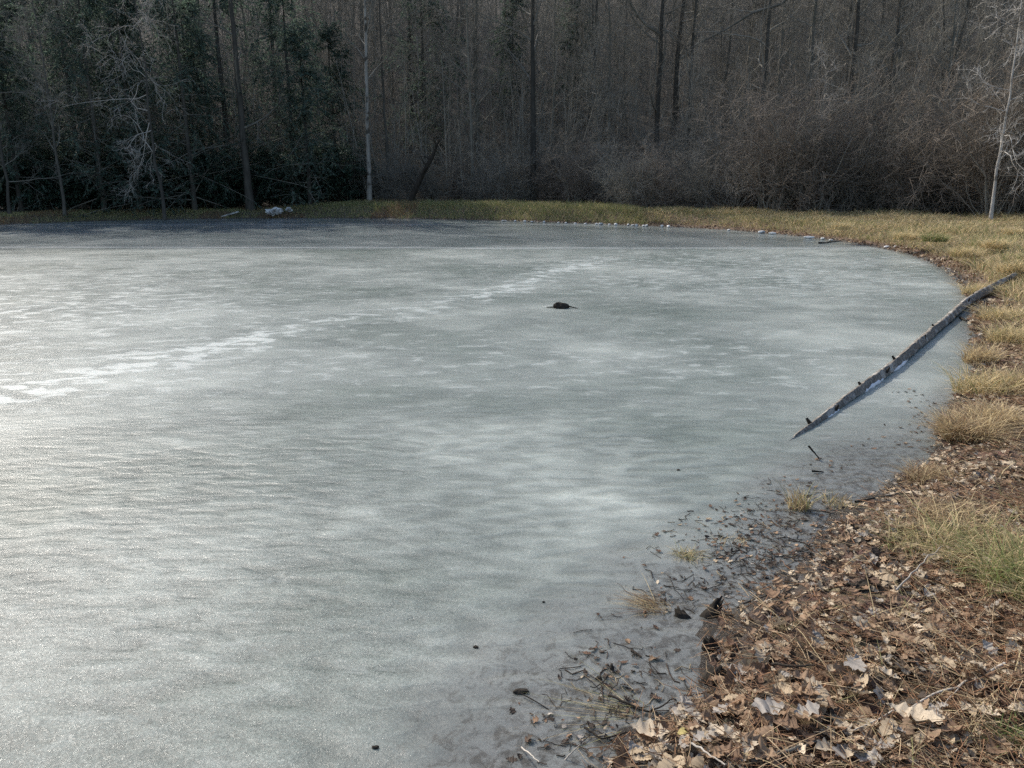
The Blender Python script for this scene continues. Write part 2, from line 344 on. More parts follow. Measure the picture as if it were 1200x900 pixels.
def bare_tree(seed, H, r, tm='bark', bm='twig', lo=.22, nb=26, ang=52, bl=.2, wob=.05, lean=(0, 0), tw=(7, 6, 4), up=.05, droop=0., rmin=.006, bw=.12, base_lo=None):
    rng = np.random.RandomState(seed)
    P = trunk_path(rng, H, 16, wob, lean); tt = np.linspace(0, 1, 16)
    R = (r*(1-.86*tt**.9)*(1+.35*np.exp(-tt*30)))[None]
    gt = Geo(); gt.tubes(P, R, 9, rng=rng)
    gc = Geo()
    b1, r1 = children(P, R, nb, lo, .97, ang, bl*H, 8, bw, up, .45, .25, .012, .5, rng); gc.tubes(b1, r1, 5, rng=rng)
    b2, r2 = children(b1, r1, tw[0], .15, 1., 45, bl*H*.42, 5, bw*1.2, up-droop, .5, .3, .008, .3, rng); gc.tubes(b2, r2, 4, rng=rng)
    b3, r3 = children(b2, r2, tw[1], .1, 1., 42, bl*H*.2, 4, bw*1.2, up-droop, .6, .4, rmin, .3, rng); gc.tubes(b3, r3, 3, rng=rng)
    if tw[2]:
        b4, r4 = children(b3, r3, tw[2], .2, 1., 40, bl*H*.085, 3, .15, up-droop, .7, .5, rmin*.8, .2, rng); gc.tubes(b4, r4, 3, rng=rng)
    return gt.build('trunk', M[tm], True), gc.build('crown', M[bm])
def card(gc, c, d, nrm, L, W, C):
    """small pointed leaves: c base (m,3), d direction, nrm normal"""
    s = norm(np.cross(d, nrm)); m_ = len(c); L = np.reshape(L, (-1, 1)); W = np.reshape(W, (-1, 1))
    V = np.stack([c, c+d*L*.45+s*W*.5, c+d*L-nrm*L*.12, c+d*L*.45-s*W*.5], 1)
    F = (np.arange(m_)*4)[:, None]+np.arange(4)[None]; gc.add(V, F, np.repeat(C, 4, 0))
def hemlock(seed, H, r, dense=1., lo=.08):
    rng = np.random.RandomState(seed); P = trunk_path(rng, H, 14, .02); tt = np.linspace(0, 1, 14); R = (r*(1-.9*tt))[None]
    gt = Geo(); gt.tubes(P, R, 8, rng=rng); gc = Geo(); gb = Geo()
    b1, r1 = children(P, R, int(70*dense), lo, .99, 85, H*.30, 7, .05, -.03, .22, .2, .01, .8, rng); gb.tubes(b1, r1, 4, rng=rng)
    b2, r2 = children(b1, r1, 9, .1, 1., 55, H*.10, 5, .08, -.07, .5, .3, .006, .4, rng); b2[:, :, 2] -= 0; gb.tubes(b2, r2, 3, rng=rng)
    k = 20; idx = np.repeat(np.arange(len(b2)), k); m_ = len(idx); f = rng.rand(m_)*3.99; i0 = f.astype(int); fr = (f-i0)[:, None]
    c = b2[idx, i0]*(1-fr)+b2[idx, i0+1]*fr; tan = norm(b2[idx, i0+1]-b2[idx, i0]); sd = norm(np.cross(tan, UP))*np.sign(rng.randn(m_))[:, None]
    d = norm(tan*.7+sd*.8+rng.randn(m_, 3)*.25-UP*.15); nn = norm(UP+rng.randn(m_, 3)*.35)
    C = np.array([.115, .165, .125])*(.5+1.0*rng.rand(m_, 1))
    card(gc, c, d, nn, .12+.12*rng.rand(m_), .05+.04*rng.rand(m_), C)
    return gt.build('trunk', M['bark_dark'], True), gb.build('branches', M['twig']), gc.build('foliage', M['needle'])
def rhodo(seed, H, W):
    rng = np.random.RandomState(seed); ns = 16; a = rng.rand(ns)*6.28; n = 6
    P = np.zeros((ns, n, 3)); rad = W*.5*np.sqrt(rng.rand(ns)); t = np.linspace(0, 1, n)[None]
    P[:, :, 0] = (rad*np.cos(a))[:, None]*t**.8+rng.randn(ns, n)*.04; P[:, :, 1] = (rad*np.sin(a))[:, None]*t**.8+rng.randn(ns, n)*.04
    P[:, :, 2] = (H*(.75+.3*rng.rand(ns)-.35*(rad/(W*.5))**2))[:, None]*t; P[:, 0] = P[:, 0]*.3; P[:, 0, 2] = -.05
    R = np.linspace(.035, .012, n)[None]*np.ones((ns, 1)); gb = Geo(); gb.tubes(P, R, 5, rng=rng)
    b1, r1 = children(P, R, 9, .1, 1., 55, H*.30, 4, .15, .06, .6, .4, .006, .2, rng); gb.tubes(b1, r1, 3, rng=rng)
    b2, r2 = children(b1, r1, 4, .3, 1., 45, H*.13, 3, .15, .06, .6, .4, .005, .2, rng); gb.tubes(b2, r2, 3, rng=rng)
    tips = np.concatenate([b1[:, -1], b2[:, -1], b2[:, 1]]); k = 9; c = np.repeat(tips, k, 0); m_ = len(c); an = rng.rand(m_)*6.28
    d = norm(np.stack([np.cos(an), np.sin(an), -.25+.5*rng.randn(m_)], -1)); nn = norm(np.cross(d, np.cross(UP, d))+rng.randn(m_, 3)*.2); gc = Geo()
    C = np.array([.095, .15, .105])*(.5+.9*rng.rand(m_, 1))
    card(gc, c+rng.randn(m_, 3)*.03, d, nn, .13+.07*rng.rand(m_), .045+.02*rng.rand(m_), C)
    return gb.build('stems', M['bark_dark']), gc.build('foliage', M['rhodo'])
def shrub(seed, H, W, mat='twig', ns=26, mul=(7, 5, 3), arch=1.0):
    rng = np.random.RandomState(seed); a = rng.rand(ns)*6.28; n = 8; rad = W*.5*np.sqrt(rng.rand(ns)); t = np.linspace(0, 1, n)[None]
    hh = H*(.35+.75*rng.rand(ns)); P = np.zeros((ns, n, 3)); wx = np.cumsum(rng.randn(ns, n)*.11, 1); wy = np.cumsum(rng.randn(ns, n)*.11, 1)
    P[:, :, 0] = (rad*np.cos(a))[:, None]*t**1.3+wx+(rad*.2*np.cos(a))[:, None]; P[:, :, 1] = (rad*np.sin(a))[:, None]*t**1.3+wy+(rad*.2*np.sin(a))[:, None]
    P[:, :, 2] = hh[:, None]*(t-arch*.25*t**3)-.04; R = (.011+.02*rng.rand(ns, 1)**2)*(1-.75*t)
    gs = Geo(); gs.tubes(P, R, 5, rng=rng); gc = Geo()
    b1, r1 = children(P, R, mul[0], .1, 1., 52, H*.36, 7, .2, .03, .55, .3, .008, .3, rng); gc.tubes(b1, r1, 4, rng=rng)
    b2, r2 = children(b1, r1, mul[1], .1, 1., 48, H*.18, 5, .2, .02, .6, .4, .006, .3, rng); gc.tubes(b2, r2, 3, rng=rng)
    b3, r3 = children(b2, r2, mul[2], .1, 1., 45, H*.09, 3, .18, .01, .7, .5, .0048, .2, rng); gc.tubes(b3, r3, 3, rng=rng)
    return gs.build('stems', M['twig']), gc.build('twigs', M[mat])

def plant(name, parts, x, y, label, cat, group=None, rz=0., s=1., z=None, tilt=(0, 0)):
    e = bpy.data.objects.new(name, None); col.objects.link(e); e.empty_display_size = .2
    z = float(height(np.array([x]), np.array([y]))[0])-.03 if z is None else z
    e.location = (float(x), float(y), z); e.rotation_euler = (tilt[0], tilt[1], rz); e.scale = (s, s, s)
    for nm, me in parts: ob(nm, me, e)
    tag(e, label, cat, group); return e

LAND = [(-20, 'twiggy grey tree'), (70, 'grey drooping tree'), (188, 'slender pale tree'), (291, 'thick grey trunk'), (432, 'straight pale trunk'), (490, 'leaning dead trunk'), (553, 'thin grey tree'), (626, 'dark middle trunk'), (682, 'crooked dark trunk'),
        (768, 'trunk with the curved limb'), (887, 'stout dark trunk'), (951, 'pale forked sapling'), (1033, 'dark forked tree'), (1168, 'white barked tree')]
used_labels = set()
def near(px, start, alt=('', 'low ', 'tall ', 'dense ')):
    c = sorted(LAND, key=lambda l: abs(l[0]-px))
    for dist_ in range(3):
        l = c[dist_]; dx = px-l[0]; rel = 'directly behind' if abs(dx) < 12 else ('just ' if abs(dx) < 45 else 'well ')+('left' if dx < 0 else 'right')+' of'
        t = start+' '+rel+' the '+l[1]
        if t not in used_labels: used_labels.add(t); return t
    return start+' near the '+c[0][1]
# variants shared by the wood
TV = [bare_tree(100+i, H, r, tm, 'twig', lo, nb, ang, bl, wb, tw=tw) for i, (H, r, tm, lo, nb, ang, bl, tw, wb) in enumerate([
    (19, .13, 'bark', .14, 34, 44, .17, (6, 5, 3), .05), (17, .09, 'bark', .10, 34, 40, .16, (6, 5, 3), .08), (21, .19, 'bark_dark', .2, 28, 50, .18, (6, 5, 3), .04),
    (15, .065, 'bark', .08, 32, 42, .17, (6, 5, 3), .10), (18, .12, 'bark_dark', .14, 32, 46, .16, (6, 5, 3), .06), (13, .05, 'bark', .06, 32, 38, .18, (6, 5, 3), .11),
    (20, .16, 'bark', .2, 28, 50, .17, (6, 5, 3), .05), (16, .08, 'bark', .09, 34, 50, .16, (6, 5, 3), .09), (14, .055, 'bark_pale', .12, 28, 42, .17, (6, 5, 3), .1)])]
placed = []
def can(x, y, dmin):
    for a, b_ in placed:
        if (a-x)**2+(b_-y)**2 < dmin*dmin: return False
    placed.append((x, y)); return True

# --- distinctive trees of the front row
def single(px, Y, parts, label, rz=0, s=1., limb=None, **kw):
    x = colx(px, Y); placed.append((x, Y)); e = plant('bare_tree', [('trunk', parts[0]), ('crown', parts[1])], x, Y, label, 'tree', rz=rz, s=s, **kw)
    if limb:
        P = []
        for i, q in enumerate(limb):
            d = ray(*q); P.append(d*(Y-.3*i)/d[1]+np.array([0, 0, CAMZ])-np.array(e.location))
        P = np.array(P); P[0, :2] *= .3; g_ = Geo(); R_ = np.linspace(.085, .02, len(P))[None]; g_.tubes(P[None], R_, 7)
        b_, r_ = children(P[None], R_, 9, .2, 1, 45, .9, 5, .15, -.02, .5, .3, .01); g_.tubes(b_, r_, 4); ob('limb', g_.build('limb', M['bark'], True), e)
    return e
single(188, 37.3, bare_tree(11, 13, .075, 'bark_dark', 'twig_pale', .2, 18, 80, .26, .07, tw=(6, 5, 3), up=.0, droop=.12, bw=.32), 'slender pale tree with twisting bare limbs standing at the water edge on the left', z=.12)
single(291, 43, bare_tree(12, 20, .21, 'bark_dark', 'twig', .2, 16, 70, .15, .03, tw=(5, 5, 3), droop=.05), 'thick grey trunk in front of the dark evergreens beside the white rock')
single(432, 44.5, bare_tree(13, 21, .13, 'bark_pale', 'twig', .3, 18, 55, .16, .03, tw=(5, 5, 3)), 'straight pale whitish trunk rising behind the far bank')
single(455, 46, bare_tree(14, 18, .10, 'bark_dark', 'twig', .3, 18, 50, .15, .03), 'thin dark trunk just right of the straight pale one')
single(553, 46, bare_tree(15, 18, .10, 'bark', 'twig', .25, 18, 50, .15, .03), 'thin grey tree between the leaning dead trunk and the dark straight trunk')
single(626, 45.5, bare_tree(16, 21, .20, 'bark_dark', 'twig', .3, 20, 55, .17, .025), 'dark straight trunk at the middle of the far bank')
single(646, 48, bare_tree(17, 18, .11, 'bark', 'twig', .25, 20, 50, .17, .03), 'slim grey trunk close behind the dark middle trunk')
single(682, 47, bare_tree(18, 19, .13, 'bark_dark', 'twig', .25, 20, 50, .17, .06, lean=(.03, 0)), 'crooked dark trunk left of the brown thicket')
single(716, 46.5, bare_tree(19, 18, .12, 'bark', 'twig', .25, 20, 50, .17, .05, lean=(-.03, 0)), 'grey trunk rising at the left end of the brown thicket')
single(768, 47, bare_tree(20, 20, .21, 'bark_dark', 'twig', .25, 18, 50, .2, .02), 'dark trunk with a drooping curved limb above the thicket', limb=[(768, 40), (757, 30), (746, 16), (737, 2), (730, -20)])
single(803, 48, bare_tree(21, 20, .16, 'bark_dark', 'twig', .3, 18, 50, .17, .03), 'dark trunk second along behind the brown thicket')
single(887, 46, bare_tree(22, 20, .19, 'bark_dark', 'twig', .2, 18, 62, .2, .02), 'stout dark trunk behind the small pale forked sapling')
single(938, 46, bare_tree(23, 19, .15, 'bark', 'twig', .3, 18, 52, .17, .02), 'grey trunk in the middle of the thicket behind the bank', limb=[(938, -30), (915, 5), (880, 16), (850, 35), (820, 50), (800, 62)])
single(990, 47, bare_tree(24, 20, .22, 'bark_dark', 'twig', .25, 20, 55, .2, .04), 'thickest dark trunk behind the right thicket')
single(1033, 46, bare_tree(25, 20, .18, 'bark_dark', 'twig', .25, 20, 55, .2, .04), 'dark forked tree behind the right thicket')
single(1168, 29.5, bare_tree(41, 9.5, .06, 'bark_white', 'bark_white', .22, 24, 62, .24, .045, tw=(5, 4, 3), bw=.26, rmin=.006), 'small sunlit white barked tree standing alone on the straw grass')
single(951, 36.0, bare_tree(27, 7, .04, 'twig', 'twig_pale', .3, 12, 45, .25, .08, tw=(5, 3, 2), bw=.25), 'small pale forked sapling in front of the thicket')
single(70, 38.5, bare_tree(28, 13, .075, 'bark_dark', 'twig', .2, 20, 65, .2, .05, tw=(6, 5, 4), droop=.08), 'grey drooping tree over the far left bank')
single(5, 37.5, bare_tree(29, 12, .07, 'bark_dark', 'twig', .12, 26, 65, .2, .05, tw=(6, 5, 4), droop=.05), 'twiggy grey tree at the far left end of the bank')
# leaning dead trunk
x, Y_ = colx(478, 43.5), 43.5; P = np.array([[0, 0, -.1], [.35, .05, .7], [.75, .1, 1.5], [1.3, .1, 2.4], [1.75, .2, 3.4]])[None]; G1 = Geo(); G1.tubes(P, np.array([[.16, .14, .13, .11, .05]]), 8)
b1, r1 = children(P, np.array([[.17, .15, .13, .11, .05]]), 5, .5, 1, 60, .9, 5, .2, 0, .4, .3, .01); G1.tubes(b1, r1, 5)
tag(ob('dead_trunk', G1.build('dead_trunk', M['deadwood'], True), loc=(x, Y_, float(height(x, Y_)))), 'short blackened dead trunk leaning to the right behind the far bank', 'tree')
placed.append((x, Y_))
# hemlocks and rhododendrons on the left
HV = [hemlock(200+i, H, r, 1., lo) for i, (H, r, lo) in enumerate([(13, .17, .04), (10, .13, .03), (16, .2, .06)])]
hl = [(20, 39.5, 1, 'low hemlock in front of the others at the far left'), (118, 41.0, 0, 'dense hemlock just left of the slender pale tree'), (160, 42.0, 1, 'low hemlock right behind the slender pale tree'), (225, 42.6, 0, 'dense hemlock just right of the slender pale tree'), (362, 43.6, 1, 'low hemlock just right of the white rock'), (-45, 42, 0, 'dark hemlock at the far left edge of the wood'), (28, 43.5, 1, 'feathery hemlock behind the twiggy grey tree'), (95, 42.5, 0, 'tall hemlock left of the slender pale tree'),
      (150, 46, 2, 'hemlock standing deep behind the slender pale tree'), (232, 44.5, 1, 'hemlock between the slender pale tree and the thick grey trunk'), (270, 48.5, 2, 'large hemlock behind the thick grey trunk'),
      (345, 45.5, 0, 'hemlock behind the white rock'), (395, 49.5, 1, 'hemlock left of the straight pale trunk'), (500, 53, 0, 'hemlock in the shade behind the leaning dead trunk'), (60, 52, 2, 'tall hemlock rising far behind the left bank'),
      (180, 55, 0, 'hemlock high on the left slope'), (330, 56, 2, 'hemlock high behind the white rock'), (600, 62, 1, 'small hemlock deep behind the middle of the bank'), (672, 60, 1, 'small dark hemlock left of the brown thicket')]
for i, (px, Y_, v, lab) in enumerate(hl):
    x = colx(px, Y_); placed.append((x, Y_)); plant('hemlock_tree', list(zip(('trunk', 'branches', 'foliage'), HV[v])), x, Y_, lab, 'tree', 'hemlocks on the left slope', rz=i*1.7, s=.9+.25*rs.rand())
RV = [rhodo(220+i, H, W) for i, (H, W) in enumerate([(2.8, 3.6), (2.2, 3.2), (3.4, 3.8)])]
for i, px in enumerate(np.linspace(-40, 420, 20)):
    Y_ = np.interp(px, [-40, 0, 200, 420], [36, 37, 40.5, 42])+3.0+rs.rand()*1.6+(1.4 if i % 2 else 0); x = colx(px, Y_)
    plant('evergreen_shrub', list(zip(('stems', 'foliage'), RV[i % 3])), x, Y_, near(px, 'dark broad leaved evergreen shrub in the '+('back' if i % 2 else 'front')+' row'), 'shrub', 'evergreen shrubs along the left bank', rz=i*2.1, s=.8+.4*rs.rand())
# brown thicket
SV = [shrub(240, 3.6, 3.4, 'twig'), shrub(241, 4.4, 3.6, 'twig', ns=30), shrub(242, 3.2, 3.2, 'twig_red'), shrub(243, 4.8, 3.8, 'twig_red', ns=30), shrub(244, 2.4, 2.6, 'twig'), shrub(245, 3.9, 3.6, 'twig_pale', ns=14, mul=(5, 4, 2))]
k = 0
for row, (ya, n, x0, x1) in enumerate([(39.5, 13, 730, 1260), (42.3, 14, 670, 1290), (45, 11, 700, 1280), (37.5, 10, 960, 1285)]):
    for i, px in enumerate(np.linspace(x0, x1, n)):
        Y_ = ya+rs.randn()*.6-(px-700)/500*4.2*(row != 3)-(6.8*(px-960)/300 if row == 3 else 0); px = px+rs.randn()*8; x = colx(px, Y_); v = [0, 2, 1, 5, 3, 2, 0, 4][k % 8]
        lab = near(px, ['grey', 'grey', 'reddish', 'reddish', 'low', 'pale'][v]+' shrub '+['midway', 'farther', 'back', 'front'][row])
        plant('bare_shrub', list(zip(('stems', 'twigs'), SV[v])), x, Y_, lab, 'shrub', 'shrubs of the brown thicket', rz=k*1.3, s=(.65+.75*rs.rand())*(1.+.2*(px > 950))); k += 1
for i, px in enumerate([445, 475, 505, 530, 560, 590, 618, 650, 685]):
    Y_ = 44.5+rs.rand()*2; plant('bare_shrub', list(zip(('stems', 'twigs'), SV[[4, 0, 4, 2][i % 4]])), colx(px, Y_), Y_, near(px, 'thin leafless shrub'), 'shrub', 'thin shrubs behind the middle of the bank', rz=i*2.3, s=.7+.3*rs.rand())
# saplings rising out of the thicket
SP = [bare_tree(150+i, H, r, 'bark', 'twig', .12, 26, 42, .18, .09, tw=(6, 5, 3), bw=.16) for i, (H, r) in enumerate([(8, .045), (6.5, .035), (9.5, .055)])]
for i, px in enumerate([700, 745, 790, 835, 860, 915, 965, 1010, 1060, 1085, 1110, 1135, 1155, 1192, 1215]):
    Y_ = np.interp(px, [700, 960, 1215], [43, 39.5, 31.5])+rs.rand()*2; x = colx(px, Y_); placed.append((x, Y_))
    plant('bare_sapling', list(zip(('trunk', 'crown'), SP[i % 3])), x, Y_, near(px, 'slender bare sapling in the thicket'), 'tree', 'saplings of the thicket', rz=i*1.9, s=.8+.4*rs.rand(), tilt=(rs.randn()*.08, rs.randn()*.1))
# the wood
n = 0; tries = 0; rng = np.random.RandomState(5)
while n < 270 and tries < 20000:
    tries += 1; u = rng.rand(); Y_ = 46+62*u**1.25; px = -190+1590*rng.rand(); x = colx(px, Y_)
    if not can(x, Y_, 1.9): continue
    v = rng.randint(len(TV)); s = .85+.35*rng.rand(); tl = (rng.randn()*.03, rng.randn()*.035) if rng.rand() > .12 or v in (2, 6) else (rng.randn()*.08, rng.choice([-1, 1])*rng.uniform(.12, .4))
    lab = {'a': 'bare tree with a grey trunk among many on the wooded slope', 'b': 'bare tree with a dark trunk among many on the wooded slope', 'c': 'thin bare grey tree among many on the wooded slope'}['b' if v in (2, 4) else 'c' if v in (3, 5, 8) else 'a']
    if Y_ < 56: lab = near(px, {'b': 'dark', 'a': 'grey', 'c': 'thin grey'}['b' if v in (2, 4) else 'c' if v in (3, 5, 8) else 'a']+' bare trunk '+('close' if Y_ < 51 else 'farther')+' up the slope')
    plant('bare_tree', list(zip(('trunk', 'crown'), TV[v])), x, Y_, lab, 'tree', 'bare trees of the wooded slope', rz=rng.rand()*6.28, s=s, tilt=tl); n += 1
# trees just left of the view on the pond's left side: they stand there and shade the left bank
for i, (x, Y_) in enumerate([(-30, 38), (-33.5, 41), (-38, 37), (-44, 33)]):
    plant('bare_tree', list(zip(('trunk', 'crown'), TV[i % 8])), x, Y_, 'bare tree on the left shore of the pond', 'tree', 'bare trees on the left shore', rz=i*1.1)
# undergrowth saplings on the slope
rng = np.random.RandomState(8); m_ = 5200; ys = 45.5+55*rng.rand(m_)**1.4; xs = rng.uniform(-1.02, 1.06, m_)*(ys*.78); zs = height(xs, ys); Hs = 1.5+7*rng.rand(m_)**1.5; nn = 6
t = np.linspace(0, 1, nn)[None]; P = np.zeros((m_, nn, 3)); lx, ly = rng.randn(m_)*.12, rng.randn(m_)*.12
P[:, :, 0] = xs[:, None]+lx[:, None]*Hs[:, None]*t+np.cumsum(rng.randn(m_, nn)*.05, 1); P[:, :, 1] = ys[:, None]+ly[:, None]*Hs[:, None]*t; P[:, :, 2] = zs[:, None]+Hs[:, None]*t
R = (.0045*Hs[:, None])*(1-.8*t)+.004; G1 = Geo(); G1.tubes(P, R, 4, rng=rng)
b1, r1 = children(P, R, 10, .12, 1, 38, 1.5, 4, .12, .04, .6, .4, .006, .4, rng); G1.tubes(b1, r1, 3, rng=rng)
b2, r2 = children(b1, r1, 5, .15, 1, 40, .7, 3, .12, .02, .7, .5, .005, .3, rng); G1.tubes(b2, r2, 3, rng=rng)
tag(ob('undergrowth', G1.build('undergrowth', M['twig'])), 'leafless saplings and brush filling the wood floor', 'undergrowth', kind='stuff')

# ------------------------------------------------------------------ grass
def blades(G, x, y, z, H, W, C, rng, lean=.5, dirb=None, flat=0.):
    m_ = len(x); a = rng.rand(m_)*6.28 if dirb is None else dirb+rng.randn(m_)*.5
    l = np.abs(lean*(.4+rng.rand(m_)*1.2)); dx, dy = np.cos(a), np.sin(a); H = np.broadcast_to(H, (m_,)); W = np.broadcast_to(W, (m_,))
    sx, sy = -dy, dx; th = rng.rand(m_)*6.28; sx = np.cos(th); sy = np.sin(th)
    pts = []
    for q, (tt, ww) in enumerate([(0, 1), (.4, .9), (.75, .6), (1., 0.)]):
        o = l*tt**1.8*H*(1+flat); hz = H*(tt-.35*np.minimum(l, 1.3)*tt**2.2)*(1-flat)
        c = np.stack([x+dx*o, y+dy*o, z+hz], -1); s_ = np.stack([sx, sy, 0*sx], -1)*(W*ww*.5)[:, None]
        if ww: pts += [c-s_, c+s_]
        else: pts += [c]
    V = np.stack(pts, 1); b = (np.arange(m_)*7)[:, None]
    G.add(V, [b+np.array([[0, 1, 3, 2]]), b+np.array([[2, 3, 5, 4]])], None); G.F.setdefault(3, []).append(b+np.array([[4, 5, 6]])+G.n-m_*7)
    G.C.append(np.repeat(C, 7, 0))
STRAW = np.array([.72, .58, .33]); GREEN = np.array([.18, .23, .075]); OLIVE = np.array([.33, .32, .14]); RED = np.array([.22, .12, .06]); TAN = np.array([.42, .31, .19])
def pick(rng, m_, ws, cs):
    i = rng.choice(len(cs), m_, p=np.array(ws)/sum(ws)); return np.array(cs)[i]*(.65+.6*rng.rand(m_, 1))
rng = np.random.RandomState(21); G = Geo()
# far bank, d 0.1..4 m
m_ = 330000; xs = rng.uniform(-38, 34, m_); ys = rng.uniform(13, 46, m_); d = sdist(xs, ys)
ok = (d > .12) & (d < 3.4+.6*fbm(xs*.4, ys*.4)) & (np.abs(xs) < ys*.72+1) & (vnoise(xs*1.2+9, ys*1.2) > .16); xs, ys, d = xs[ok], ys[ok], d[ok]
q = fbm(xs*.5, ys*.5)*.5+.5; rt = sstep(4, 16, xs); red = np.clip(sstep(.7, .1, d)+.5*sstep(-9, -13, xs)*(q > .4), 0, 1); m_ = len(xs)
Cc = pick(rng, m_, [4, 3, 2], [OLIVE, GREEN, STRAW*.8]); C2 = pick(rng, m_, [5, 2, 1.4], [STRAW, OLIVE, GREEN]); C3 = pick(rng, m_, [2, 2, 1], [RED, TAN, OLIVE])
Cc = np.where(rng.rand(m_, 1) < rt[:, None]*.9, C2, Cc); Cc = np.where(rng.rand(m_, 1) < red[:, None]*.85, C3, Cc)
sel = (d > .5) | (rng.rand(m_) < .45)
hgt = (.14+.34*rng.rand(m_)*sstep(.25, .75, q))*(.5+.5*sstep(.1, .9, d))*(1-.45*sstep(-8, -14, xs))
blades(G, xs[sel], ys[sel], height(xs, ys, d)[sel]-.01, hgt[sel], (.012+.0*xs)[sel], Cc[sel], rng, .7)
# thick strip on the left half of the far bank
m_ = 170000; xs = rng.uniform(-30, 6, m_); ys = rng.uniform(33, 46, m_); d = sdist(xs, ys); ok = (d > .15) & (d < 3.2) & (np.abs(xs) < ys*.72+1); xs, ys, d = xs[ok], ys[ok], d[ok]; m_ = len(xs); q = vnoise(xs*.7, ys*.7+3)
Cc = np.where((q > .55)[:, None] & (xs < -5)[:, None], pick(rng, m_, [3, 3, 2], [TAN, RED*1.3, OLIVE]), pick(rng, m_, [4, 3, 3], [OLIVE*1.2, STRAW*.8, GREEN*1.2]))
blades(G, xs, ys, height(xs, ys, d)-.01, (.12+.25*rng.rand(m_)*(.4+q))*(.55+.45*sstep(-14, -8, xs)), .014, Cc, rng, .7)
# right bank further inland
m_ = 330000; xs = rng.uniform(5, 34, m_); ys = 6+32*rng.rand(m_)**1.3; d = sdist(xs, ys)
ok = (d > .45) & (d < 14) & (xs < ys*.72+1.5) & (xs > 2) & (ys < 37); xs, ys, d = xs[ok], ys[ok], d[ok]; m_ = len(xs); q = fbm(xs*.8, ys*.8)*.5+.5
Cc = pick(rng, m_, [6, 2.4, 1.0, 2], [STRAW, OLIVE, GREEN, TAN]); 
blades(G, xs, ys, height(xs, ys, d)-.01, (.10+.42*rng.rand(m_)*sstep(.25, .8, q)), .007+.0003*ys, Cc, rng, 1.25)
# near bank
m_ = 100000; xs = rng.uniform(1.2, 9, m_); ys = rng.uniform(1.5, 12, m_); d = sdist(xs, ys); q = fbm(xs*1.1+4, ys*1.1)*.5+.5
dens = sstep(.4, 2.0, d)*.9*(.15+.85*sstep(.35, .65, q)+.35*sstep(4.5, 6, ys))*sstep(2.4, 4.2, ys+.35*xs)
ok = (d > .3) & (rng.rand(m_) < dens); xs, ys, d = xs[ok], ys[ok], d[ok]; m_ = len(xs)
Cc = pick(rng, m_, [5, 2.2, .8, 4], [STRAW, OLIVE, GREEN, TAN])
blades(G, xs, ys, height(xs, ys, d)-.01, .07+.18*rng.rand(m_), .0045, Cc, rng, 1.4)
# flattened straw lying through the litter
m_ = 60000; xs = rng.uniform(.2, 8, m_); ys = rng.uniform(1.6, 12, m_); d = sdist(xs, ys); q = fbm(xs*1.6+14, ys*1.6)*.5+.5
ok = (d > .1) & (xs < ys*.75+.8) & (rng.rand(m_) < sstep(.1, 1.2, d)*(.2+.8*sstep(.4, .6, q))); xs, ys, d = xs[ok], ys[ok], d[ok]; m_ = len(xs)
blades(G, xs, ys, height(xs, ys, d)+.01+.03*rng.rand(m_), .08+.16*rng.rand(m_), .0035, pick(rng, m_, [5, 4, 1, 1], [STRAW*.85, TAN, RED, OLIVE]), rng, .9, None, .72)
tag(ob('grass', G.build('grass', M['grass'])), 'straw and olive winter grass covering the pond bank', 'grass', kind='stuff')

def tussock(name, px, py, n, Hh, W, rad, cs, ws, label, lean=1.0, z=None, dirb=None, flat=0., seed=1, cat='grass clump', group=None):
    rng = np.random.RandomState(seed); c = at(px, py, 0 if z is None else z); zz = max(float(height(c[0], c[1])), 0) if z is None else z
    c = at(px, py, zz); a = rng.rand(n)*6.28; r_ = rad*np.sqrt(rng.rand(n)); x = r_*np.cos(a); y = r_*np.sin(a); G = Geo()
    C = pick(rng, n, ws, cs); blades(G, x, y, -.02+0*x, Hh*(.4+.75*rng.rand(n)), W, C, rng, lean, None if dirb is None else dirb, flat)
    return tag(ob(name, G.build(name, M['grass']), loc=(c[0], c[1], zz)), label, cat, group)
tussock('grass_tussock', 1133, 513, 1500, .27, .006, .17, [STRAW*.9, TAN, RED], [4, 4, 1], 'big round tan tussock hanging over the ice edge below the log', 1.1, seed=1)
tussock('grass_tussock', 1166, 498, 900, .25, .006, .16, [STRAW, TAN], [4, 3], 'straw tussock just behind the big round tan one', 1.1, seed=2)
tussock('grass_tussock', 1090, 565, 800, .16, .005, .14, [STRAW*.8, TAN, RED], [3, 4, 2], 'low brown tussock at the ice edge nearest the thin branch', 1.1, seed=3)
tussock('grass_tussock', 1148, 425, 500, .3, .006, .16, [STRAW, TAN], [4, 2], 'upright straw tussock at the ice edge right of the log', .8, seed=4)
tussock('grass_tussock', 1190, 455, 600, .25, .006, .2, [STRAW, TAN], [4, 2], 'pale tussock on the bank above the big round tan one', 1., seed=14)
tussock('grass_tussock', 936, 596, 130, .20, .0045, .06, [STRAW, OLIVE, TAN], [3, 2, 2], 'sparse upright sedge standing in the slush by the bank', .5, seed=5)
tussock('grass_tussock', 985, 592, 140, .11, .004, .10, [STRAW, OLIVE, TAN], [3, 2, 2], 'short pale sprigs in the slush right of the upright sedge', .7, seed=6)
tussock('grass_tussock', 806, 652, 260, .07, .0035, .06, [STRAW*.8, OLIVE, TAN], [3, 3, 2], 'small olive tuft frozen into the ice above the black stumps', 1.2, seed=7)
tussock('grass_tussock', 858, 636, 60, .07, .0035, .08, [STRAW*.8, TAN], [3, 2], 'few short sprigs poking out of the ice beside the small olive tuft', .7, seed=8)
tussock('grass_tussock', 765, 838, 150, .20, .003, .05, [STRAW*.8, OLIVE, TAN], [3, 3, 1], 'flattened straw tuft fanned out over the ice edge', 1.0, seed=9, dirb=2.9, flat=.75)
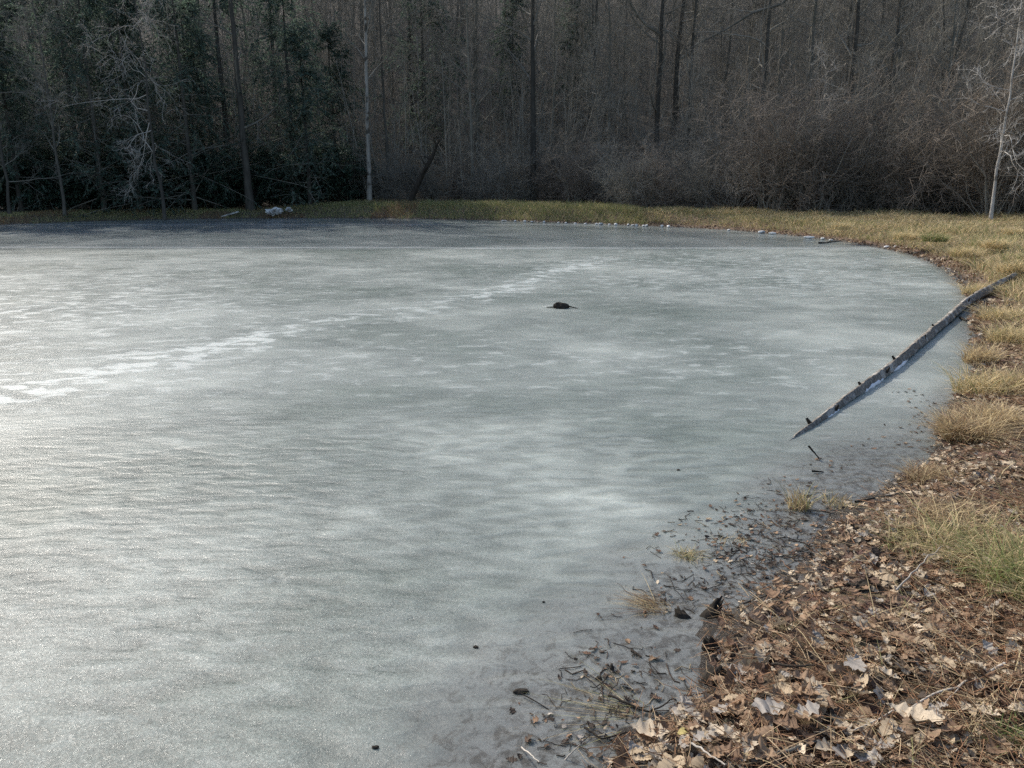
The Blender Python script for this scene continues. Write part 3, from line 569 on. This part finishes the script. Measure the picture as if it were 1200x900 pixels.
tussock('grass_tussock', 775, 712, 200, .12, .0035, .07, [STRAW*.8, TAN, RED], [3, 3, 2], 'brown tuft frozen in left of the black stumps', 1.1, seed=10, dirb=2.9, flat=.3)
tussock('grass_tussock', 1160, 655, 1000, .22, .004, .28, [OLIVE, GREEN*1.1, STRAW, TAN], [3, 1.6, 5, 2], 'large green and straw grass clump on the bank at the right edge', 1.1, seed=11)
tussock('grass_tussock', 1215, 690, 1000, .26, .004, .22, [OLIVE, GREEN*1.2, STRAW], [3, 3, 4], 'greenest grass clump cut by the right edge', 1.1, seed=12)
tussock('grass_tussock', 1085, 640, 420, .16, .004, .2, [OLIVE, GREEN, STRAW], [3, 1, 6], 'low olive grass clump left of the large green one', 1.2, seed=13)
tussock('grass_tussock', 1110, 612, 400, .2, .004, .2, [STRAW, TAN], [3, 2], 'low straw clump behind the green ones', 1.3, seed=15)
tussock('grass_tussock', 1190, 870, 120, .1, .004, .06, [GREEN*1.2, OLIVE], [3, 2], 'tiny fresh green tuft in the corner nearest the camera', 1.0, seed=16)
TL = ['', 'closest above the leafy shore beyond the top end of the log', 'between the green tussock and the right edge', 'at the right edge just above the end of the log', 'right where the log leaves the ice', 'beside the green tussock on its left', 'farthest left of the ones standing out of the right bank', 'farthest back at the right edge', 'just below the upper end of the log', 'at the right edge below the log', 'on the bank behind the upright straw one']
for i, (px, py) in enumerate([(1095, 282), (1130, 300), (1165, 290), (1190, 318), (1150, 345), (1060, 280), (985, 268), (1185, 275), (1175, 375), (1190, 400), (1160, 460)]):
    tussock('grass_tussock', px, py, 700, .32, .010 if py < 330 else .007, .3, [STRAW, OLIVE, GREEN], [4, 1, 0] if i != 0 else [2, 2, 3], 'green tussock standing out of the straw grass on the right bank' if i == 0 else 'straw coloured tussock '+TL[i], 1.1, seed=30+i, group=None if i == 0 else 'straw tussocks on the right bank')

# ------------------------------------------------------------------ leaves
def leaf_shape(rng, kind):
    n = 19; t = np.linspace(0, 1, n)
    if kind == 'oak': w_ = .27*np.sin(np.pi*np.clip(t*1.0, 0, 1))**.7*(1+.22*np.sin(t*rng.uniform(17, 25)+rng.rand()*3)+.10*rng.randn(n))
    elif kind == 'maple': w_ = .40*np.interp(t, np.linspace(0, 1, 13), [.04, .35, .8, .95, .5, .75, 1.0, .5, .35, .62, .4, .15, .02])
    else: w_ = .22*np.sin(np.pi*t)**.8
    w_ = np.maximum(w_, .012); cl, cw = rng.uniform(-1.1, 1.1), rng.uniform(-1.5, 2.)
    mid = np.stack([0*t, t-.5, cl*(t-.5)**2*.5+.02*rng.randn(n)], -1)
    L = mid+np.stack([-w_, .06*np.ones(n), cw*w_**2+.02*rng.randn(n)], -1); R_ = mid+np.stack([w_, .06*np.ones(n), cw*w_**2+.03*rng.randn(n)], -1)
    mid[:, 2] -= .015
    V = np.stack([L, mid, R_], 1).reshape(-1, 3); V[:, 2] += .025*np.sin(V[:, 0]*7+V[:, 1]*5+rng.rand()*6); i = np.arange(n-1)[:, None]*3
    F = np.concatenate([i+np.array([[0, 1, 4, 3]]), i+np.array([[1, 2, 5, 4]])]); return V, F
def rotm(yaw, pitch, roll):
    cy, sy, cp, sp, cr, sr = np.cos(yaw), np.sin(yaw), np.cos(pitch), np.sin(pitch), np.cos(roll), np.sin(roll); o = np.ones_like(yaw); z = 0*yaw
    Rz = np.stack([cy, -sy, z, sy, cy, z, z, z, o], -1).reshape(-1, 3, 3); Rx = np.stack([o, z, z, z, cp, -sp, z, sp, cp], -1).reshape(-1, 3, 3)
    Ry = np.stack([cr, z, sr, z, o, z, -sr, z, cr], -1).reshape(-1, 3, 3); return Rz@Rx@Ry
rng = np.random.RandomState(31)
LS = [leaf_shape(rng, k) for k in ['oak', 'oak', 'oak', 'maple', 'maple', 'oval', 'oval', 'oval', 'oak', 'maple']]
LC = [np.array(c) for c in [(.46, .36, .24), (.58, .48, .35), (.25, .16, .10), (.15, .09, .06), (.34, .23, .145), (.40, .36, .31), (.08, .06, .045)]]
def leaves(G, x, y, z, s, tilt, rng, ws=(5, 4, 3, 2.5, 4, 2.5, 1)):
    m_ = len(x); Rm = rotm(rng.rand(m_)*6.28, rng.randn(m_)*tilt, rng.randn(m_)*tilt); C = pick(rng, m_, ws, LC); k = rng.randint(len(LS), size=m_)
    for q, (V, F) in enumerate(LS):
        i = np.where(k == q)[0]
        if not len(i): continue
        W_ = np.einsum('mij,nj->mni', Rm[i], V)*s[i][:, None, None]+np.stack([x[i], y[i], z[i]], -1)[:, None]
        b = (np.arange(len(i))*len(V))[:, None, None]; G.add(W_, (F[None]+b).reshape(-1, 4), np.repeat(C[i], len(V), 0))
G = Geo()
m_ = 170000; xs = rng.uniform(-.3, 8, m_); ys = rng.uniform(1.4, 14, m_); d = sdist(xs, ys)
q = fbm(xs*1.7, ys*1.7)*.5+.5; dens = sstep(-.05, .15, d)*(.35+.65*sstep(2.6, .7, d))*(.35+.65*sstep(.35, .6, q))*sstep(14, 5, ys); dens = dens*1.1
ok = (rng.rand(m_) < dens) & (xs < ys*.74+.8); xs, ys, d = xs[ok], ys[ok], d[ok]; m_ = len(xs)
leaves(G, xs, ys, height(xs, ys, d)+.002+.032*rng.rand(m_), .022+.05*rng.rand(m_)**2, .38, rng, (5, 5, 4, 3, 4, 2, 2))
# leaf line along the shore of the right and far bank
m_ = 90000; xs = rng.uniform(0, 26, m_); ys = rng.uniform(8, 40, m_); d = sdist(xs, ys); ok = (d > -.05) & (d < .55+.4*fbm(xs, ys)) & (rng.rand(m_) < .8); xs, ys, d = xs[ok], ys[ok], d[ok]; m_ = len(xs)
leaves(G, xs, ys, height(xs, ys, d)+.01+.03*rng.rand(m_), .06+.06*rng.rand(m_), .5, rng, (3, 1.5, 5, 3, 5, 1, 1))
# dark bits frozen into the slush
m_ = 5000; xs = rng.uniform(0, 4, m_); ys = rng.uniform(2, 7, m_); d = sdist(xs, ys); ok = (d > -.75) & (d < .05) & (rng.rand(m_) < .55*sstep(-.8, .0, d)*sstep(.42, .6, fbm(xs*2.2, ys*2.2)*.5+.5)); xs, ys, d = xs[ok], ys[ok], d[ok]; m_ = len(xs)
leaves(G, xs, ys, .003+.004*rng.rand(m_), .015+.03*rng.rand(m_), .15, rng, (.3, .1, 1, 3, 1, .5, 6))
for (cx, cy, rx, ry, kk) in [(905, 650, .42, .35, 900), (950, 610, .4, .3, 500), (860, 640, .35, .2, 130), (745, 790, .22, .2, 160), (700, 800, .1, .2, 50), (720, 860, .25, .15, 220), (880, 690, .3, .12, 260), (780, 700, .12, .12, 60)]:
    kk = kk*3//10; c = at(cx, cy); xs = c[0]+rx*rng.randn(kk)*.6; ys = c[1]+ry*rng.randn(kk)*.7; kp = sdist(xs, ys) < .05; xs, ys = xs[kp], ys[kp]; kk = len(xs)
    leaves(G, xs, ys, .002+.006*rng.rand(kk), .012+.03*rng.rand(kk)**1.5, .25, rng, (.6, .3, 1, 3, 1, .8, 6))
    kk = kk*1; xs = c[0]+rx*rng.randn(kk)*.6; ys = c[1]+ry*rng.randn(kk)*.7; kp = sdist(xs, ys) < .1; xs, ys = xs[kp], ys[kp]; kk = len(xs); a = rng.rand(kk)*6.28; L = .03+.10*rng.rand(kk)**2
    dv = np.stack([np.cos(a), np.sin(a), .12*rng.rand(kk)**3], -1); p0 = np.stack([xs, ys, 0*xs+.003], -1); P = np.stack([p0, p0+dv*L[:, None]*.35+.12*L[:, None]*rng.randn(kk, 3)*[1, 1, .1], p0+dv*L[:, None]*.7+.15*L[:, None]*rng.randn(kk, 3)*[1, 1, .1], p0+dv*L[:, None]], 1); P[:, :, 2] = np.maximum(P[:, :, 2], .001)
    G.tubes(P, np.full((kk, 4), .0014)+.0022*rng.rand(kk, 1)**4*.7, 4, pick(rng, kk, [6, 3, 1], [(.035, .026, .02), (.08, .055, .04), (.3, .24, .15)]), rng=rng)
tag(ob('leaf_litter', G.build('leaf_litter', M['leaf'])), 'brown and tan dead leaves matted over the bank', 'leaf litter', kind='stuff')
# pine needles and thin stems
G = Geo(); m_ = 260000; xs = rng.uniform(-.1, 7, m_); ys = rng.uniform(1.5, 11, m_); d = sdist(xs, ys); q = fbm(xs*1.3+40, ys*1.3)*.5+.5
ok = (d > 0) & (rng.rand(m_) < (.3+.7*sstep(.45, .6, q))*(.35+.65*sstep(.3, 1.5, d))) & (xs < ys*.74+.8); xs, ys, d = xs[ok], ys[ok], d[ok]; m_ = len(xs); a = rng.rand(m_)*6.28; L = .05+.09*rng.rand(m_); z = height(xs, ys, d)+.012+.045*rng.rand(m_)
dv = np.stack([np.cos(a), np.sin(a), rng.randn(m_)*.15], -1); p0 = np.stack([xs, ys, z], -1); P = np.stack([p0, p0+dv*L[:, None]*.5+rng.randn(m_, 3)*.004, p0+dv*L[:, None]], 1)
G.tubes(P, np.full((m_, 3), .0009)+.0010*rng.rand(m_, 1)**2, 3, pick(rng, m_, [4, 3, 2.6, 1], [(.36, .20, .11), (.22, .13, .07), (.56, .42, .26), (.10, .07, .045)]), rng=rng)
tag(ob('pine_needles', G.build('pine_needles', M['leaf'])), 'rust brown pine needles scattered through the leaf litter', 'pine needles', kind='stuff')
# the largest leaves as things of their own
LM = []
for i in range(14):
    V, F = leaf_shape(rng, ['oak', 'oak', 'maple', 'oak', 'oval', 'maple', 'oak'][i % 7]); c = LC[[1, 0, 4, 5, 0, 2, 4][i % 7]]; LM.append((['pale', 'tan', 'brown', 'grey', 'tan', 'brown', 'brown'][i % 7], mesh_np('fallen_leaf', V, [F], np.tile(c*rng.uniform(.85, 1.15), (len(V), 1)), M['leaf'])))
def hz(x, y): return float(height(np.array([x]), np.array([y]))[0])
n = 0
while n < 230:
    px, py = rng.uniform(700, 1195), 640+255*rng.rand()**.7; c = at(px, py, .15); d = float(sdist(np.array([c[0]]), np.array([c[1]]))[0])
    if d < .03 or rng.rand() > .25+sstep(1.6, .5, d): continue
    nm, me = LM[rng.randint(14)]
    o = ob('fallen_leaf', me, loc=(c[0], c[1], hz(*c)+.035+.012*rng.rand()), rot=(rng.randn()*.3, rng.randn()*.3, rng.rand()*6.28), scale=.05+.05*rng.rand()**1.5)
    tag(o, {'pale': 'pale cream dead leaf', 'tan': 'tan dead oak leaf', 'brown': 'brown dead leaf', 'grey': 'greyish dead oak leaf'}[nm]+' lying on top of the leaf litter', 'leaf', 'large dead leaves on the near bank'); n += 1
for px, py, lab, s in [(802, 857, 'small round yellow leaf near the bottom edge of the bank', .06), (765, 845, 'broad cream leaf curled at the water edge above the round yellow leaf', .13), (1065, 862, 'big orange tan leaf flat on the litter beneath the long stick', .16), (900, 845, 'grey white crumpled leaf left of the long stick', .12), (1000, 800, 'cluster topping pale leaf where the bank litter is brightest', .12)]:
    c = at(px, py, .12); nm, me = LM[4 if s == .06 else 0 if s > .12 else 3]
    if s == .06:
        me = me.copy(); a_ = me.color_attributes['Col']; a_.data.foreach_set('color', np.tile([.55, .46, .18, 1], (len(me.vertices), 1)).astype(np.float32).ravel())
    tag(ob('fallen_leaf', me, loc=(c[0], c[1], hz(*c)+.06), rot=(.1, -.1, px*.7), scale=s), lab, 'leaf')

# ------------------------------------------------------------------ the log
A3 = lambda px, py, z: np.array([*at(px, py, z), z])
pts = [A3(918, 524, -.02), A3(945, 503, -.004), A3(1000, 463, .018), A3(1040, 432, .025), A3(1085, 395, .03), A3(1135, 352, .05), A3(1163, 337, .13), A3(1190, 322, .25)]
from mathutils.geometry import interpolate_bezier
Pk = np.array(pts); tk = np.linspace(0, 1, len(Pk)); tn = np.linspace(0, 1, 140); P = np.stack([np.interp(tn, tk, Pk[:, i]) for i in range(3)], -1)
P[:, 0] += .035*fbm(tn*5, tn*0, 2)*np.sin(tn*3.1)+.02*fbm(tn*14, tn*0); P[:, 2] += .012*fbm(tn*8+5, tn*0+3)
R = np.interp(tn, [0, .08, .3, .6, .82, .84, 1], [.010, .022, .040, .055, .068, .052, .038])*(1+.16*fbm(tn*9, tn*0+9, 2)); 
root = bpy.data.objects.new('fallen_log', None); col.objects.link(root); o0 = Vector(P[70]); root.location = o0; P = P-P[70]
tag(root, 'long weathered grey log lying from the bank down into the ice', 'log')
G1 = Geo(); G1.tubes(P[None], R[None], 14, rng=np.random.RandomState(2)); V = G1.V[0].reshape(140, 14, 3); V += (.0035*np.random.RandomState(4).randn(140, 14, 3)+.012*np.random.RandomState(5).randn(1, 14, 3))*np.minimum(R/.05, 1)[:, None, None]; capv = P[[0, -1]]
nb_ = 140*14; G1.V.append(capv); j = np.arange(14); G1.F.setdefault(3, []).append(np.stack([j, (j+1) % 14, np.full(14, nb_)], -1)); G1.F[3].append(np.stack([139*14+(j+1) % 14, 139*14+j, np.full(14, nb_+1)], -1))
m, nt, p = mat_new('weathered_bark')
tc = N(nt, 'ShaderNodeTexCoord'); mp = N(nt, 'ShaderNodeMapping', inp={0: tc.outputs['Object'], 2: (0, 0, math.radians(-48)), 3: (.25, 1, 1)})
n1 = N(nt, 'ShaderNodeTexNoise', inp={'Vector': mp.outputs[0], 'Scale': 34., 'Detail': 7., 'Roughness': .75}); n2 = N(nt, 'ShaderNodeTexNoise', inp={'Vector': mp.outputs[0], 'Scale': 5., 'Detail': 5., 'Roughness': .6})
c = ramp(nt, n1.outputs[0], [(.32, (.05, .042, .034)), (.5, (.19, .17, .145)), (.68, (.42, .39, .34))])
c = mix(nt, mrange(nt, n2.outputs[0], .48, .6), c, ramp(nt, n1.outputs[0], [(.35, (.28, .265, .24)), (.65, (.52, .50, .46))]))
nt.links.new(c, p.inputs['Base Color']); p.inputs['Roughness'].default_value = .9
hh = mth(nt, 'MULTIPLY_ADD', n2.outputs[0], 1.5, n1.outputs[0]); b = N(nt, 'ShaderNodeBump', inp={'Height': hh, 'Strength': .9, 'Distance': .03}); nt.links.new(b.outputs[0], p.inputs['Normal']); M['logbark'] = m
ob('trunk', G1.build('trunk', M['logbark'], True), root)
rg = np.random.RandomState(6)
for i, f in enumerate([.16, .22, .33, .40, .46, .55, .60, .70, .76]):
    k_ = int(f*139); p0 = P[k_]; an = rg.uniform(-.6, 1.0) if i % 2 else rg.uniform(2.2, 3.6); dd = np.array([math.cos(an)*.8, -.2, .35+.5*rg.rand()]); dd /= np.linalg.norm(dd); L = R[k_]+.015+.045*rg.rand()**2
    Pb = np.stack([p0, p0+dd*L*.6, p0+dd*L+np.array([0, .02, .02])])[None]; g2 = Geo(); g2.tubes(Pb, np.array([[.024, .017, .010]]), 6); ob('branch_stub', g2.build('branch_stub', M['deadwood'], True), root)
M['snow'], nt, p = mat_new('ice_crust'); n1 = N(nt, 'ShaderNodeTexNoise', inp={'Scale': 30., 'Detail': 4.}); nt.links.new(ramp(nt, n1.outputs[0], [(.3, (.6, .62, .64)), (.7, (.82, .83, .84))]), p.inputs['Base Color']); p.inputs['Roughness'].default_value = .6
for i, (f, L) in enumerate([(.19, 7), (.30, 14), (.36, 5), (.43, 8)]):     # pale crusts of ice along the log's lower side
    k_ = int(f*139); seg = P[k_:k_+L].copy(); r_ = R[k_:k_+L]; seg[:, 0] += r_*.80; seg[:, 1] -= r_*.45; seg[:, 2] -= r_*.25; rr_ = r_*.45*(1+.35*rg.randn(len(r_))); rr_ = np.abs(rr_)*np.sin(np.linspace(.25, 2.9, len(r_)))
    g2 = Geo(); g2.tubes(seg[None], rr_[None], 8, rng=np.random.RandomState(i)); ob('ice_crust', g2.build('ice_crust', M['snow'], True), root)

# ------------------------------------------------------------------ sticks
def stick(name, pts_px, r, label, mat='bark', lift=.02, cat='stick', fork=0, ends=None, seed=0):
    rg = np.random.RandomState(seed+50); Q = []
    for i, q in enumerate(pts_px):
        px, py = q[:2]; z = q[2] if len(q) > 2 else None
        if z is None:
            c = at(px, py, .1); z = max(hz(*c), 0)+lift; c = at(px, py, z); z = max(hz(*c), 0)+lift
        c = at(px, py, z); Q.append([c[0], c[1], z])
    Q = np.array(Q); t = np.linspace(0, 1, 14); P = np.stack([np.interp(t, np.linspace(0, 1, len(Q)), Q[:, i]) for i in range(3)], -1); L = np.linalg.norm(Q[-1]-Q[0]); P += rg.randn(14, 3)*L*.006
    loc = P[0].copy(); P = P-loc; R = np.linspace(1, .45, 14)*r; G1 = Geo(); G1.tubes(P[None], R[None], 7)
    if fork: b1, r1 = children(P[None], R[None], fork, .3, .95, 40, L*.25, 4, .1, 0, .6, .4, .001); b1[:, :, 2] = np.maximum(b1[:, :, 2], -loc[2]+.002 if loc[2] < .05 else -9); G1.tubes(b1, r1, 5)
    return tag(ob(name, G1.build(name, M[mat], True), loc=loc), label, cat)
stick('fallen_stick', [(1178, 779), (1130, 800), (1070, 826), (1000, 856)], .0055, 'longest pale stick lying across the leaf litter', 'twig_pale', .05, fork=1, seed=1)
stick('fallen_stick', [(1002, 588), (1040, 581), (1090, 574)], .009, 'dark thin branch at the slush edge below the low brown tussock', 'bark_dark', .03, seed=2)
stick('fallen_stick', [(798, 863), (850, 896)], .005, 'short pale stick at the bottom edge beside the round yellow leaf', 'twig_pale', .05, seed=3)
stick('fallen_stick', [(948, 523, .09), (953, 529, .05), (960, 537, 0)], .008, 'short dark twig sticking up out of the ice below the end of the log', 'deadwood', 0, seed=4)
stick('fallen_stick', [(952, 552, .015), (965, 553, .005)], .008, 'small dark chip on the ice under the upright twig', 'deadwood', 0, seed=5)
stick('fallen_stick', [(855, 716), (890, 700), (930, 690)], .006, 'brown stick along the slush edge right of the black stumps', 'bark_dark', .02, fork=2, seed=6)
stick('fallen_stick', [(905, 778), (935, 781), (955, 779)], .006, 'short black stick in the leaves below the stumps', 'deadwood', .05, seed=7)
stick('fallen_stick', [(1050, 690), (1080, 660), (1105, 640)], .004, 'pale stalk leaning across the low olive grass clump', 'twig_pale', .08, seed=8)
stick('fallen_stick', [(880, 892), (920, 880), (960, 868)], .008, 'brown stick at the bottom edge under the leaf litter', 'bark', .03, seed=9)
stick('fallen_stick', [(960, 285, .02), (985, 282, .02)], .03, 'dark curved branch frozen into the far ice near the right bank', 'bark_dark', 0, seed=10, fork=2)
stick('fallen_stick', [(715, 815, .01), (760, 835, .01), (790, 818, .03)], .005, 'thin dark root frozen in beside the flattened straw tuft', 'deadwood', .01, seed=11, fork=3)
stick('fallen_stick', [(685, 852, .01), (705, 866, .01), (735, 858, .02)], .005, 'curved dark root in the slush near the bottom edge', 'deadwood', .01, seed=12, fork=2)
stick('fallen_stick', [(612, 876, .01), (632, 893, .10)], .003, 'thin pale stem rising from the ice at the bottom edge', 'twig_pale', 0, seed=13)
stick('fallen_stick', [(662, 890, .0), (680, 872, .06)], .003, 'thin pale stem angled up right at the bottom edge of the ice', 'twig_pale', 0, seed=14)
stick('fallen_stick', [(740, 762, .005), (752, 770, .005)], .007, 'small black root piece frozen left of the clear slush pool', 'deadwood', 0, seed=15, fork=2)
stick('fallen_stick', [(1180, 360), (1195, 352)], .02, 'dark stick stub beside the top end of the log', 'bark_dark', .03, seed=16)
stick('fallen_stick', [(1125, 372, .01), (1133, 376, .03)], .02, 'little dark knot of wood on the ice right of the log', 'deadwood', 0, seed=17)

# ------------------------------------------------------------------ lumps: stumps, rocks, ice debris
def lump(name, px, py, size, label, mat, cat, z=0., seed=0, sub=3, rough=.35, rot=0., spikes=None, group=None):
    import bmesh
    rg = np.random.RandomState(seed+90); bm = bmesh.new(); bmesh.ops.create_icosphere(bm, subdivisions=sub, radius=.5); ph = rg.rand(3)*9
    V = np.array([v.co[:] for v in bm.verts]); n_ = 1+rough*fbm(V[:, 0]*3+ph[0]+V[:, 2]*2, V[:, 1]*3+ph[1]-V[:, 2]*2)+rough*.5*fbm(V[:, 0]*8+ph[2], V[:, 1]*8+V[:, 2]*6)
    V = V*n_[:, None]*np.array(size)
    for v, c in zip(bm.verts, V): v.co = c
    me = bpy.data.meshes.new(name); bm.to_mesh(me); bm.free(); me.materials.append(M[mat]); c = at(px, py, z)
    o = ob(name, me, loc=(c[0], c[1], z+size[2]*.22), rot=(0, 0, rot)); return tag(o, label, cat, group)
def stump(px, py, z, Hh, r, label, lean, seed, cat='stump'):
    """jagged rotten stub"""
    rg = np.random.RandomState(seed); n, k = 7, 12; V = []; an = np.arange(k)*6.283/k; prof = 1+.25*rg.randn(k)*.6; jag = rg.uniform(.55, 1.15, k)
    for i in range(n):
        t = i/(n-1); hh = Hh*t*np.where(t > .6, 1+(jag-1)*(t-.6)/.4, 1); rr = r*(1.25-.75*t)*prof*(1+.08*rg.randn(k)); V.append(np.stack([rr*np.cos(an)+lean[0]*hh, rr*np.sin(an)*.8+lean[1]*hh, hh-.02], -1))
    V = np.concatenate(V+[np.array([[lean[0]*Hh*.5, lean[1]*Hh*.5, Hh*.5]])]); i = np.arange(n-1)[:, None]; j = np.arange(k)[None]; a = i*k+j; b = i*k+(j+1) % k
    F4 = np.stack([a, b, b+k, a+k], -1).reshape(-1, 4); jj = np.arange(k); F3 = np.stack([(n-1)*k+jj, (n-1)*k+(jj+1) % k, np.full(k, n*k)], -1); c = at(px, py, z)
    return tag(ob('rotten_stump', mesh_np('rotten_stump', V, [F4, F3], None, M['deadwood']), loc=(c[0], c[1], z)), label, cat)
stump(828, 722, .0, .105, .034, 'tallest black rotten stub leaning right at the slush edge', (.55, .0), 1)
stump(800, 722, .0, .055, .036, 'squat black stub left of the tallest one', (-.3, .1), 2)
stump(836, 762, .0, .09, .036, 'black pointed stub below the tallest one against the leaf bank', (-.4, 0), 3)
stump(836, 792, .02, .06, .05, 'low black stub at the foot of the leaf bank', (.1, 0), 4)
stump(1047, 601, .06, .05, .033, 'small black knob of wood beside the thin branch', (.1, 0), 5)
lump('fallen_bark', 1010, 640, (.16, .09, .06), 'dark wet lump of bark at the edge of the leaves', 'deadwood', 'bark', .07, 5, rough=.7)
lump('fallen_bark', 1010, 690, (.12, .06, .05), 'dark curled bark piece lower on the leaf bank', 'deadwood', 'bark', .12, 6, rough=.7)
# lump out on the ice: snag with a thin branch either side
e = bpy.data.objects.new('snag', None); col.objects.link(e); c = at(657, 361, 0); e.location = (c[0], c[1], 0); tag(e, 'small black snag poking out of the middle of the frozen pond', 'snag')
o = lump('wood_knob', 657, 361, (.25, .16, .13), None, 'deadwood', None, 0, 8, rough=.4); o.parent = e; o.location = (0, 0, .02)
g2 = Geo(); g2.tubes(np.array([[[-.22, 0, .012], [-.1, .0, .015], [0, 0, .03], [.12, -.02, .03], [.26, -.08, .008]]]), np.array([[.006, .012, .02, .014, .005]]), 6); ob('branch', g2.build('branch', M['deadwood'], True), e)
M['rock'] = bark_mat('white_rock', (.45, .45, .43), (.80, .80, .78), (.25, .24, .22), sc_=5, vary=.05)
x, Y_ = colx(318, 41.5), 41.5
o = lump('white_rock', 318, 240, (.75, .45, .36), 'white rock on the far bank below the evergreens', 'rock', 'rock', 0, 11, rough=.9); o.location = (x, Y_, hz(x, Y_)+.34)
x = colx(336, 41.8); o = lump('white_rock', 318, 240, (.35, .3, .22), 'small grey white rock right beside the bigger white rock', 'rock', 'rock', 0, 12, rough=.8); o.location = (x, 41.8, hz(x, 41.8)+.33)
# white board at the edge
import bmesh
bm = bmesh.new(); bmesh.ops.create_cube(bm, size=1); bmesh.ops.scale(bm, vec=(1.0, .2, .07), verts=bm.verts); bmesh.ops.bevel(bm, geom=bm.edges[:], offset=.015, segments=2); 
for v in bm.verts: v.co.z += .05*math.sin(v.co.x*5)
me = bpy.data.meshes.new('birch_log_piece'); bm.to_mesh(me); bm.free(); me.materials.append(M['rock']); c = at(269, 253, .12)
tag(ob('wooden_board', me, loc=(c[0], c[1], .2), rot=(0, -.22, .1)), 'short whitish board lying at the far ice edge under the thick grey trunk', 'board')
rg = np.random.RandomState(77)
for i, px in enumerate(list(np.linspace(590, 700, 10))+[706, 712, 722, 735, 742, 748, 752, 758, 770, 780, 855, 890, 905, 950, 962, 975, 1040, 1048, 1072]):
    yy = np.interp(px, [p_[0] for p_ in shore_px[:14]], [p_[1] for p_ in shore_px[:14]])+.35
    lump('shore_stone', px+rg.randn()*2, yy, (.1+.3*rg.rand()**2, .14, .06+.07*rg.rand()), 'small white stone at the ice edge along the far bank', 'rock', 'stone', .02, 100+i, sub=2, rot=rg.rand()*3, group='white stones along the far ice edge')
for px, py, s, lab in [(611, 811, (.06, .03, .02), 'largest dark leaf scrap on the ice left of the flattened tuft'), (558, 759, (.022, .014, .012), 'tiny dark crumb on the ice nearest the pond ripples'), (440, 877, (.025, .014, .014), 'dark crumb on the ice at the bottom edge'), (637, 706, (.015, .012, .01), 'tiny brown speck on the ice left of the stumps'),
                       (717, 785, (.02, .02, .035), 'dark red seed head stuck in the ice'), (702, 796, (.025, .02, .02), 'dark seed head beside the red one in the ice'), (795, 551, (.03, .02, .012), 'dark speck on the ice left of the upright twig')]:
    lump('ice_debris', px, py, s, lab, 'deadwood', 'debris', 0, int(px), sub=2, rough=.6)
